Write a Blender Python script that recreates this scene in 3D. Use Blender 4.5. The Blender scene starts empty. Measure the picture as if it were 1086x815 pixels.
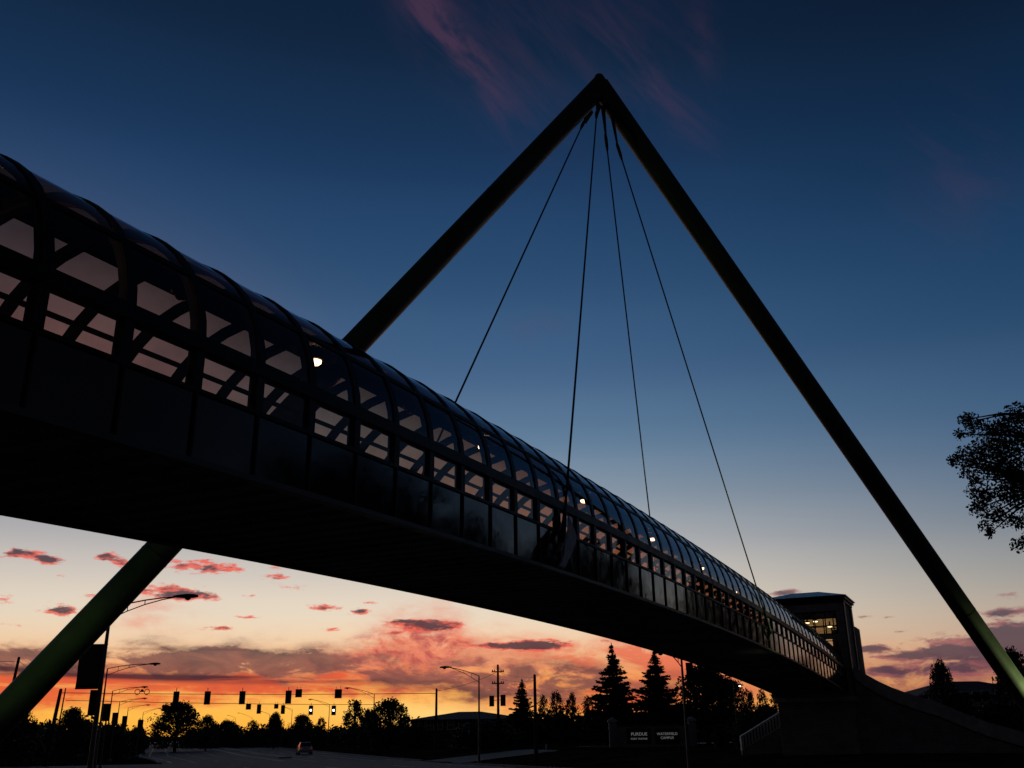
import bpy, bmesh, math, random
import numpy as np
from mathutils import Vector, Matrix

random.seed(7)
S = bpy.context.scene
COL = S.collection
PI = math.pi
CAMH = 2.5                       # eye height over the road

# ------------------------------------------------------------------ camera
FPX, PITCH, ROLL = 1000.631, 0.352659, -0.0138223
_cp, _sp, _cr, _sr = math.cos(PITCH), math.sin(PITCH), math.cos(ROLL), math.sin(ROLL)
CF = Vector((0, _cp, _sp))
_R0, _U0 = Vector((1, 0, 0)), Vector((0, -_sp, _cp))
CR = _R0 * _cr + _U0 * _sr
CU = _U0 * _cr - _R0 * _sr
CAM = Vector((0, 0, CAMH))
cd = bpy.data.cameras.new("camera")
cam = bpy.data.objects.new("camera", cd)
COL.objects.link(cam)
cam.matrix_world = Matrix(((CR.x, CU.x, -CF.x, 0), (CR.y, CU.y, -CF.y, 0), (CR.z, CU.z, -CF.z, CAMH), (0, 0, 0, 1)))
cd.sensor_width = 36
cd.lens = 36 * FPX / 1086
cd.clip_start = 0.1
cd.clip_end = 6000
S.camera = cam


def ray(px, py):
    return CF + CR * ((px - 543) / FPX) - CU * ((py - 407.5) / FPX)


def at(px, py, Y):
    """world point seen at a picture point, Y metres ahead"""
    d = ray(px, py)
    return CAM + d * (Y / d.y)


def azel(px, py):
    d = ray(px, py).normalized()
    return math.degrees(math.atan2(d.x, d.y)), math.degrees(math.asin(d.z))


# ------------------------------------------------------------------ colour management
S.view_settings.view_transform = 'Standard'
S.view_settings.look = 'None'
S.view_settings.exposure = 0
S.view_settings.gamma = 1
S.render.engine = 'CYCLES'
S.cycles.max_bounces = 8
S.cycles.transparent_max_bounces = 24
S.cycles.use_denoising = True


def lin(c):
    return tuple(((v / 255) / 12.92 if v / 255 <= .04045 else ((v / 255 + .055) / 1.055) ** 2.4) for v in c) + (1,)


# ------------------------------------------------------------------ node expression helper
class NT:
    def __init__(s, tree):
        s.t = tree
        s.n = tree.nodes
        s.l = tree.links

    def put(s, sock, v):
        if isinstance(v, bpy.types.NodeSocket):
            s.l.new(v, sock)
        else:
            sock.default_value = v

    def m(s, op, a, b=0.0, c=None):
        q = s.n.new('ShaderNodeMath')
        q.operation = op
        s.put(q.inputs[0], a)
        s.put(q.inputs[1], b)
        if c is not None:
            s.put(q.inputs[2], c)
        return q.outputs[0]

    def add(s, a, b): return s.m('ADD', a, b)
    def sub(s, a, b): return s.m('SUBTRACT', a, b)
    def mul(s, a, b): return s.m('MULTIPLY', a, b)

    def clamp(s, a):
        q = s.n.new('ShaderNodeClamp')
        s.put(q.inputs[0], a)
        return q.outputs[0]

    def smooth(s, x, a, b, lo=0.0, hi=1.0):
        q = s.n.new('ShaderNodeMapRange')
        q.interpolation_type = 'SMOOTHSTEP'
        s.put(q.inputs[0], x)
        q.inputs[1].default_value = a
        q.inputs[2].default_value = b
        q.inputs[3].default_value = lo
        q.inputs[4].default_value = hi
        return q.outputs[0]

    def mix(s, f, a, b, mode='MIX'):
        q = s.n.new('ShaderNodeMix')
        q.data_type = 'RGBA'
        q.blend_type = mode
        s.put(q.inputs[0], f)
        s.put(q.inputs[6], a)
        s.put(q.inputs[7], b)
        return q.outputs[2]

    def ramp(s, f, stops, interp='EASE'):
        q = s.n.new('ShaderNodeValToRGB')
        e = q.color_ramp
        e.interpolation = interp
        while len(e.elements) < len(stops):
            e.elements.new(0.5)
        for el, (p, c) in zip(e.elements, stops):
            el.position = p
            el.color = c
        s.put(q.inputs[0], f)
        return q.outputs[0]

    def vec(s, x, y, z):
        q = s.n.new('ShaderNodeCombineXYZ')
        s.put(q.inputs[0], x)
        s.put(q.inputs[1], y)
        s.put(q.inputs[2], z)
        return q.outputs[0]

    def noise(s, v, scale=1.0, detail=4.0, rough=.55, dist=0.0):
        q = s.n.new('ShaderNodeTexNoise')
        s.put(q.inputs['Vector'], v)
        q.inputs['Scale'].default_value = scale
        q.inputs['Detail'].default_value = detail
        q.inputs['Roughness'].default_value = rough
        q.inputs['Distortion'].default_value = dist
        return q.outputs[0]


# ------------------------------------------------------------------ sky
GLOW_AZ = -7.0
world = bpy.data.worlds.new("World")
S.world = world
world.use_nodes = True
N = NT(world.node_tree)
N.n.clear()
tc = N.n.new('ShaderNodeTexCoord')
sx = N.n.new('ShaderNodeSeparateXYZ')
N.l.new(tc.outputs['Generated'], sx.inputs[0])
X, Y_, Z = sx.outputs
AZ = N.mul(N.m('ARCTAN2', X, Y_), 180 / PI)
EL = N.mul(N.m('ARCSINE', Z), 180 / PI)


def elramp(stops):
    return N.ramp(N.m('DIVIDE', EL, 90.0), [(max(0, e) / 90, lin(c)) for e, c in stops], 'CARDINAL')


sun_side = elramp([(0, (255, 176, 62)), (1.2, (254, 188, 78)), (2.2, (252, 182, 88)), (3.2, (246, 172, 104)),
                   (4.6, (242, 200, 158)), (6.2, (232, 214, 190)), (8, (216, 205, 191)), (10, (188, 186, 184)),
                   (12.5, (150, 160, 170)), (16, (106, 132, 157)), (20, (73, 104, 139)), (25, (49, 83, 120)),
                   (32, (28, 59, 96)), (38, (17, 41, 70)), (43, (10, 29, 54)), (60, (5, 15, 30)), (90, (5, 10, 20))])
off_side = elramp([(0, (186, 98, 66)), (1.5, (204, 132, 88)), (3, (206, 158, 124)), (4.5, (186, 160, 142)), (7, (152, 148, 144)),
                   (10, (112, 124, 138)), (14, (74, 100, 130)), (20, (42, 75, 110)), (28, (19, 51, 85)),
                   (36, (10, 31, 56)), (43, (4, 20, 40)), (60, (4, 12, 24)), (90, (4, 8, 16))])
anti_side = elramp([(0, (36, 34, 38)), (8, (39, 38, 46)), (16, (28, 30, 39)), (30, (13, 17, 28)), (60, (6, 10, 19)), (90, (4, 8, 16))])
daz = N.m('ABSOLUTE', N.m('WRAP', N.sub(AZ, GLOW_AZ), -180.0, 180.0))
daz_w = N.sub(AZ, GLOW_AZ)
w1 = N.clamp(N.add(N.smooth(daz_w, 6, 44), N.smooth(daz_w, -14, -75)))
w2 = N.smooth(daz, 46, 84)
sky = N.mix(w2, N.mix(w1, sun_side, off_side), anti_side)

# a whisper of physical twilight under the measured colours
nish = N.n.new('ShaderNodeTexSky')
nish.sky_type = 'NISHITA'
nish.sun_disc = False
nish.sun_elevation = math.radians(0.3)
nish.sun_rotation = math.radians(GLOW_AZ)
sky = N.mix(.004, sky, nish.outputs[0], 'ADD')


# a slow wobble of the bearings so that cloud edges are ragged
_w1 = N.noise(N.vec(N.mul(AZ, .33), N.mul(EL, .9), 91.0), 1.0, 7, .62)
_w2 = N.noise(N.vec(N.mul(AZ, .33), N.mul(EL, .9), 17.0), 1.0, 5, .6)
WEL = N.add(EL, N.mul(N.sub(_w1, .5), 3.0))
WAZ = N.add(AZ, N.mul(N.sub(_w2, .5), 5.0))


def blob(px, py, sa, se, amp=1.0, rot=0.0, warp=False):
    """soft patch of cloud cover fixed at one bearing and elevation (sizes in degrees)"""
    a0, e0 = azel(px, py)
    da = N.sub(WAZ if warp else AZ, a0)
    de = N.sub(WEL if warp else EL, e0)
    if rot:
        c, s_ = math.cos(rot), math.sin(rot)
        da, de = N.add(N.mul(da, c), N.mul(de, s_)), N.sub(N.mul(de, c), N.mul(da, s_))
    u = N.m('DIVIDE', da, sa)
    v = N.m('DIVIDE', de, se)
    r2 = N.add(N.mul(u, u), N.mul(v, v))
    return N.mul(N.m('POWER', 2.718, N.mul(r2, -1.0)), amp)


def total(bl):
    t = bl[0]
    for b_ in bl[1:]:
        t = N.add(t, b_)
    return t


def cnoise(kx, ky, seed, detail=6.0, rough=.6, de=0.0, dist=0.0, tilt=0.0):
    e = N.add(EL, de) if de else EL
    if tilt:
        e = N.add(e, N.mul(AZ, tilt))
    return N.noise(N.vec(N.mul(AZ, kx), N.mul(e, ky), seed), 1.0, detail, rough, dist)


glow = blob(478, 757, 5.5, .75, 1.0)
sky = N.mix(N.mul(glow, .55), sky, lin((255, 226, 150)))

# the pink flush above the left of the glow
sky = N.mix(N.clamp(total([blob(120, 430, 9, 6.5, .38), blob(-60, 380, 8, 6.5, .34)])), sky, lin((158, 128, 132)))

# high faint streaks, dusky rose
wisp = total([blob(492, 62, 1.25, 5.2, 1.1, .857), blob(455, 15, 1.6, 3.2, .8, .857), blob(560, 50, 3.4, 5, .32, .857), blob(705, 105, 1.1, 4, .55, .857), blob(745, 45, 1, 2, .4),
              blob(660, 40, 3.0, 4, .38, .857), blob(570, 348, 1.6, .7, .5), blob(1015, 190, 3, 3, .3)])
wa = N.add(N.mul(AZ, .65), N.mul(EL, .75))
wl_ = N.sub(N.mul(EL, .65), N.mul(AZ, .75))
wn = N.noise(N.vec(N.mul(wa, .55), N.mul(wl_, .13), 3.1), 1.0, 6, .58, .5)
sky = N.mix(N.mul(N.clamp(N.mul(wisp, N.smooth(wn, .34, .70))), .40), sky, lin((96, 62, 86)))

# salmon veils of falling cloud
veil = total([blob(430, 690, 3.2, 1.5, 1.0, .25, warp=True), blob(465, 682, 1.6, 1.5, .7, warp=True), blob(340, 720, 6, .9, .7, warp=True), blob(120, 722, 9, .8, .7, warp=True), blob(610, 700, 3.4, .8, .8, warp=True),
              blob(690, 706, 3.4, 1.6, .95, warp=True), blob(720, 690, 3, 1.0, .7, warp=True), blob(560, 740, 3, .9, .8, warp=True), blob(760, 728, 4, 1.4, 1.0, warp=True), blob(160, 655, 1.9, .9, .5, warp=True),
              blob(1010, 715, 5, 1.1, .9, warp=True), blob(930, 730, 3, 1, .5, warp=True), blob(545, 690, 3.5, .8, .6, warp=True)])
vn = cnoise(.35, .8, 11.0, 7, .62, tilt=.12, dist=.6)
va = N.clamp(N.mul(veil, N.smooth(vn, .28, .62)))
veil_col = N.mix(N.smooth(AZ, 10, 21), lin((232, 108, 78)), lin((140, 72, 80)))
sky = N.mix(N.mul(va, .85), sky, veil_col)

# red streaks low over the glow
red = total([blob(120, 728, 12, .55, 1.1, warp=True), blob(330, 727, 6.5, .6, .8, warp=True), blob(480, 725, 5, .5, .7, warp=True), blob(20, 735, 6, .8, .9, warp=True), blob(600, 748, 4, .7, 1.0, warp=True), blob(690, 745, 4, 1.1, .9, warp=True)])
rn = cnoise(.10, 1.5, 23.0, 6, .6, tilt=.03)
sky = N.mix(N.mul(N.clamp(N.mul(red, N.smooth(rn, .3, .6))), .85), sky, lin((228, 84, 52)))

# the grey violet bank with ragged top
bank = total([blob(60, 703, 6.5, .62, 1.0, warp=True), blob(210, 702, 4.2, .85, 1.15, warp=True), blob(300, 700, 3.5, .8, .95, warp=True), blob(400, 711, 5, .75, 1.25, warp=True), blob(500, 720, 4.0, .8, 1.2, warp=True),
              blob(20, 698, 3, .7, .7, warp=True), blob(560, 722, 3.2, .9, 1.15, warp=True), blob(630, 722, 3.6, .8, .95, warp=True), blob(120, 700, 8, .5, .5, warp=True), blob(330, 703, 6, .5, .5, warp=True), blob(720, 735, 3, .8, .6, warp=True)])
bn = cnoise(.30, .85, 5.0, 8, .62, tilt=.10, dist=.5)
ba = N.clamp(N.mul(bank, N.smooth(bn, .33, .55)))
sky = N.mix(N.mul(ba, .88), sky, N.mix(N.smooth(bn, .35, .75), lin((146, 88, 80)), lin((70, 50, 62))))

# thin dark bars
bar = total([blob(90, 716, 11, .16, 1.2, -.035), blob(260, 719, 5, .13, 1.0, -.03), blob(340, 722, 3, .1, .8), blob(20, 708, 5, .16, .7), blob(200, 689, 4, .08, .5)])
barn = cnoise(.12, 2.2, 31.0, 5, .6)
sky = N.mix(N.mul(N.clamp(N.mul(bar, N.smooth(barn, .28, .55))), .9), sky, lin((70, 40, 50)))

# the big torn pink mass under the bridge
mass = total([blob(432, 680, 2.3, .75, 1.3, .1, warp=True), blob(466, 692, 1.6, .7, 1.0, .3, warp=True), blob(405, 694, 2.0, .45, .7, warp=True), blob(500, 704, 2.2, .4, .7, warp=True)])
mn = N.noise(N.vec(N.mul(N.add(AZ, N.mul(EL, .6)), .75), N.mul(N.sub(EL, N.mul(AZ, .12)), 1.1), 55.0), 1.0, 8, .66, .4)
sky = N.mix(N.mul(N.clamp(N.mul(mass, N.smooth(mn, .30, .56))), .9), sky, N.mix(N.smooth(mn, .42, .66), lin((240, 138, 106)), lin((176, 74, 76))))

# torn cumulus: dark tops, red bellies
puffs = [blob(20, 587, 1.2, .30, 1.2), blob(52, 593, .9, .26, 1.1), blob(113, 590, .7, .26, 1.2), blob(132, 598, .6, .35, 1.1), blob(205, 601, 1.6, .40, 1.1), blob(245, 605, 1.3, .28, .9),
         blob(290, 612, 1.0, .22, .8), blob(58, 647, 1.2, .30, 1.15), blob(110, 634, 1.4, .3, .9), blob(180, 628, 2.2, .42, 1.05), blob(205, 633, 1.3, .3, .9), blob(350, 645, 1.6, .22, 1.1), blob(385, 649, .8, .2, .9),
         blob(232, 666, 1.0, .2, .95), blob(310, 622, .9, .2, .8), blob(5, 636, .7, .3, .8), blob(440, 659, 1.6, .24, 1.15), blob(470, 664, 1.3, .25, 1.1), blob(520, 684, 1.8, .2, .8),
         blob(575, 684, 1.8, .34, 1.3), blob(545, 686, 2.0, .22, .9), blob(268, 632, .5, .15, .6), blob(350, 668, .8, .13, .6), blob(415, 672, .8, .16, .8), blob(90, 668, .9, .13, .7), blob(260, 655, .7, .12, .7), blob(395, 640, .5, .1, .6), blob(150, 612, .7, .16, .8), blob(20, 662, .8, .14, .6), blob(640, 680, .9, .12, .7), blob(435, 668, 1.8, .34, .75), blob(55, 610, 1.8, .2, .35), blob(300, 602, 1.5, .3, .3)]
pn = cnoise(.62, 2.1, 47.0, 8, .64, dist=.35)
pn2 = cnoise(.62, 2.1, 47.0, 8, .64, de=-.17, dist=.35)
pt = total(puffs)
pm_ = N.noise(N.vec(N.mul(AZ, 2.2), N.mul(EL, 5.5), 9.0), 1.0, 5, .6)
pq = N.add(N.mul(pn, 1.15), N.mul(N.sub(pm_, .5), .42))
pd = N.mul(N.smooth(N.add(pq, N.mul(pt, .36)), .74, .95), N.smooth(pt, .03, .3))
pb = N.smooth(N.add(N.add(N.mul(pn2, 1.25), N.mul(N.sub(pm_, .5), .3)), N.mul(pt, .30)), .82, 1.06)
sky = N.mix(N.mul(pd, .92), sky, N.mix(pb, lin((236, 100, 84)), lin((74, 50, 62))))

# violet clouds away from the glow
rp = [blob(838, 628, 1.2, .22, 1.2), blob(845, 636, .9, .3, 1.0), blob(922, 688, 1.5, .26, 1.3), blob(990, 693, 1.7, .34, 1.25), blob(1012, 690, .8, .4, 1.0), blob(950, 697, 1.5, .14, .8),
      blob(940, 712, 3.4, .40, 1.2), blob(1000, 527, 1.1, .16, .75), blob(1060, 650, 1.4, .22, 1.0), blob(1080, 672, 2.6, .55, 1.25), blob(1075, 690, 2.6, .8, 1.15), blob(1030, 712, 2.6, .5, .6), blob(918, 654, .5, .1, .7),
      blob(940, 655, .5, .09, .7), blob(957, 670, .5, .12, .8), blob(1150, 680, 6, 1.2, 1.0), blob(1190, 620, 5, .8, .8), blob(1085, 580, 2.0, .3, .4)]
rn1 = cnoise(.5, 1.7, 71.0, 8, .63, dist=.35)
rn2 = cnoise(.5, 1.7, 71.0, 8, .63, de=-.25, dist=.35)
rt = total(rp)
rq = N.add(N.mul(rn1, 1.15), N.mul(N.sub(pm_, .5), .30))
rd = N.mul(N.smooth(N.add(rq, N.mul(rt, .34)), .74, .98), N.smooth(rt, .03, .3))
rb = N.smooth(N.add(N.mul(rn2, 1.2), N.mul(rt, .30)), .78, 1.04)
sky = N.mix(N.mul(rd, .85), sky, N.mix(rb, lin((150, 84, 92)), lin((66, 50, 72))))

bg = N.n.new('ShaderNodeBackground')
N.l.new(sky, bg.inputs[0])
bg.inputs[1].default_value = 1.0
wo = N.n.new('ShaderNodeOutputWorld')
N.l.new(bg.outputs[0], wo.inputs[0])

# the sun has set: only a trace of direct red light along the horizon
sd = bpy.data.lights.new("sun", 'SUN')
sd.energy = 0.02
sd.angle = math.radians(4)
sd.color = (1, .55, .3)
so = bpy.data.objects.new("sun", sd)
COL.objects.link(so)
_sv = Vector((math.sin(math.radians(GLOW_AZ)), math.cos(math.radians(GLOW_AZ)), math.tan(math.radians(.6))))
so.rotation_euler = _sv.to_track_quat('Z', 'Y').to_euler()


# ------------------------------------------------------------------ materials
def mat(name, c, rough=.6, metal=0.0, var=.25, vscale=3.0, bump=0.0, bscale=30.0, spec=.5, coat=0.0):
    m = bpy.data.materials.new(name)
    m.use_nodes = True
    T = NT(m.node_tree)
    p = T.n['Principled BSDF']
    t = T.n.new('ShaderNodeTexCoord').outputs['Object']
    nz = T.noise(t, vscale, 6, .6)
    lo = tuple(v * (1 - var) for v in c) + (1,)
    hi = tuple(min(1, v * (1 + var)) for v in c) + (1,)
    T.l.new(T.mix(T.smooth(nz, .3, .7), lo, hi), p.inputs['Base Color'])
    T.put(p.inputs['Roughness'], T.smooth(nz, .2, .8, max(.02, rough - .08), min(1, rough + .08)))
    p.inputs['Metallic'].default_value = metal
    p.inputs['Specular IOR Level'].default_value = spec
    p.inputs['Coat Weight'].default_value = coat
    if bump:
        bn_ = T.n.new('ShaderNodeBump')
        bn_.inputs['Strength'].default_value = bump
        bn_.inputs['Distance'].default_value = .02
        T.l.new(T.noise(t, bscale, 4, .6), bn_.inputs['Height'])
        T.l.new(bn_.outputs[0], p.inputs['Normal'])
    return m


def glass(name, tint, ior=1.5, rough=.03):
    m = bpy.data.materials.new(name)
    m.use_nodes = True
    T = NT(m.node_tree)
    T.n.remove(T.n['Principled BSDF'])
    tr = T.n.new('ShaderNodeBsdfTransparent')
    gl = T.n.new('ShaderNodeBsdfGlossy')
    gl.inputs[1].default_value = rough
    gl.inputs[0].default_value = (.85, .85, .88, 1)
    ge = T.n.new('ShaderNodeNewGeometry')
    dt = T.n.new('ShaderNodeVectorMath')
    dt.operation = 'DOT_PRODUCT'
    T.l.new(ge.outputs['Normal'], dt.inputs[0])
    T.l.new(ge.outputs['Incoming'], dt.inputs[1])
    f0 = ((ior - 1) / (ior + 1)) ** 2 * 2             # two faces of one thin pane
    fres = T.add(T.mul(T.m('POWER', T.sub(1.0, T.m('ABSOLUTE', dt.outputs['Value'])), 5.0), 1 - f0), f0)
    t = T.n.new('ShaderNodeTexCoord').outputs['Object']
    bn_ = T.n.new('ShaderNodeBump')
    bn_.inputs['Strength'].default_value = .05
    bn_.inputs['Distance'].default_value = .05
    T.l.new(T.noise(t, 1.2, 2, .5), bn_.inputs['Height'])
    T.l.new(bn_.outputs[0], gl.inputs['Normal'])
    mx = T.n.new('ShaderNodeMixShader')
    # the slanted path through the tinted sheet is longer, so it absorbs more
    inv = T.m('DIVIDE', 1.0, T.m('MAXIMUM', T.m('ABSOLUTE', dt.outputs['Value']), .34))
    pw = T.add(T.mul(inv, .62), .38)
    cc = T.n.new('ShaderNodeCombineColor')
    for ch in range(3):
        T.l.new(T.m('POWER', tint[ch], pw), cc.inputs[ch])
    dirt = T.noise(t, .9, 6, .65)
    T.l.new(T.mix(T.smooth(dirt, .25, .8, .0, .28), cc.outputs[0], (.10, .085, .08, 1)), tr.inputs[0])
    T.l.new(fres, mx.inputs[0])
    T.l.new(tr.outputs[0], mx.inputs[1])
    T.l.new(gl.outputs[0], mx.inputs[2])
    T.l.new(mx.outputs[0], T.n['Material Output'].inputs[0])
    return m


def emit(name, c, s):
    m = bpy.data.materials.new(name)
    m.use_nodes = True
    p = m.node_tree.nodes['Principled BSDF']
    p.inputs['Base Color'].default_value = (.8, .8, .8, 1)
    p.inputs['Emission Color'].default_value = tuple(c) + (1,)
    p.inputs['Emission Strength'].default_value = s
    return m


def brick(name, c1, c2, mortar, sx_=1.0):
    m = mat(name, c1, .85)
    T = NT(m.node_tree)
    p = T.n['Principled BSDF']
    tcn = T.n.new('ShaderNodeTexCoord')
    sp = T.n.new('ShaderNodeSeparateXYZ')
    T.l.new(tcn.outputs['Object'], sp.inputs[0])
    v = T.vec(T.add(sp.outputs[0], sp.outputs[1]), sp.outputs[2], 0.0)
    bt = T.n.new('ShaderNodeTexBrick')
    T.l.new(v, bt.inputs['Vector'])
    bt.inputs['Color1'].default_value = tuple(c1) + (1,)
    bt.inputs['Color2'].default_value = tuple(c2) + (1,)
    bt.inputs['Mortar'].default_value = tuple(mortar) + (1,)
    bt.inputs['Scale'].default_value = sx_
    bt.inputs['Mortar Size'].default_value = .012
    bt.inputs['Brick Width'].default_value = .45
    bt.inputs['Row Height'].default_value = .2
    nz = T.noise(tcn.outputs['Object'], .7, 6, .6)
    T.l.new(T.mix(T.smooth(nz, .3, .75, 0, .45), bt.outputs[0], (.02, .02, .022, 1), 'MIX'), p.inputs['Base Color'])
    bn_ = T.n.new('ShaderNodeBump')
    bn_.inputs['Strength'].default_value = .5
    bn_.inputs['Distance'].default_value = .01
    bn_.invert = True
    T.l.new(bt.outputs[1], bn_.inputs['Height'])
    T.l.new(bn_.outputs[0], p.inputs['Normal'])
    return m


M = dict(
    steel=mat('dark_painted_steel', (.012, .012, .014), .5, bump=.05, spec=.2),
    rib=mat('bronze_rib_metal', (.014, .013, .013), .5, spec=.25),
    soffit=mat('soffit_metal', (.42, .39, .38), .6, vscale=.5, var=.45),
    trim=mat('pale_edge_metal', (.075, .072, .072), .5, metal=.2),
    panel=mat('dark_glossy_panel', (.012, .013, .018), .07, var=.3, bump=.16, bscale=.55, spec=.75),
    roof=mat('dark_ridge_panel', (.02, .022, .028), .3),
    mast=mat('grey_green_mast_paint', (.058, .064, .057), .5, var=.35, vscale=.5, bump=.1, bscale=3, spec=.3),
    cable=mat('cable_steel', (.05, .05, .055), .4, metal=.5),
    cloth=mat('grey_cloth', (.95, .90, .97), .8, bump=.4, bscale=5),
    pole=mat('galvanised_pole', (.14, .14, .15), .5, metal=.5),
    wood=mat('pole_wood', (.035, .026, .02), .85, bump=.4, bscale=14),
    black=mat('black_housing', (.012, .012, .013), .5),
    bark=mat('bark', (.03, .024, .019), .9, bump=.6, bscale=9),
    leaf=mat('leaf_green', (.035, .055, .022), .6, var=.45, vscale=.7),
    leaf2=mat('leaf_olive', (.045, .05, .02), .6, var=.45, vscale=.7),
    needle=mat('needle_green', (.02, .036, .022), .65, var=.4, vscale=.9),
    grass=mat('lawn_grass', (.032, .032, .017), .95, var=.7, vscale=.25, bump=.8, bscale=6, spec=0.0),
    asphalt=mat('asphalt', (.06, .057, .063), .75, var=.45, vscale=.22, bump=.4, bscale=25, spec=.3),
    concrete=mat('kerb_concrete', (.3, .29, .28), .8, var=.25, vscale=1.2, bump=.3),
    paint=mat('road_paint', (.62, .60, .56), .7, var=.4, vscale=1.5),
    masonry=brick('split_face_block', (.44, .39, .37), (.34, .31, .29), (.24, .22, .21), 1.0),
    coping=mat('coping_stone', (.58, .53, .50), .8, var=.2, vscale=2, bump=.3),
    shingle=mat('red_brown_shingle', (.085, .04, .034), .85, vscale=4, bump=.5, bscale=12),
    siding=mat('pale_siding', (.42, .4, .38), .8, var=.12),
    brickred=brick('red_brown_brick', (.13, .07, .055), (.10, .055, .045), (.16, .15, .14), 1.6),
    dglass=mat('dark_window_glass', (.015, .017, .02), .06, spec=.7),
    tglass=glass('bronze_tinted_glazing', (.95, .74, .62), 1.4),
    vglass=glass('bronze_vault_glazing', (.85, .66, .55), 1.45),
    towerglass=glass('tower_window_glass', (.80, .74, .62), 1.3),
    lamp=emit('warm_lamp', (1.0, .84, .58), 12.0),
    tlamp=emit('tower_lamp', (1.0, .86, .64), 4.5),
    streetlamp=emit('white_street_lamp', (1.0, .9, .8), 4.0),
    signalwhite=emit('lit_signal_lens', (.95, 1.0, .92), 6.0),
    tail=emit('tail_light', (1, .12, .05), .05),
    letters=emit('lit_letters', (.95, .95, .9), .12),
    flood=emit('green_flood_lens', (.5, 1, .25), 4.0),
    carpaint=mat('silver_car_paint', (.50, .50, .52), .35, metal=.0, coat=.6, var=.05),
    carpaint2=mat('white_car_paint', (.5, .5, .5), .3, coat=.6, var=.05),
    tyre=mat('tyre_rubber', (.015, .015, .015), .85),
    sheet=mat('sign_sheet', (.02, .025, .022), .4),
    lensoff=mat('unlit_lens', (.05, .04, .03), .25),
    white=mat('white_marker', (.75, .74, .7), .6),
)


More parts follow.
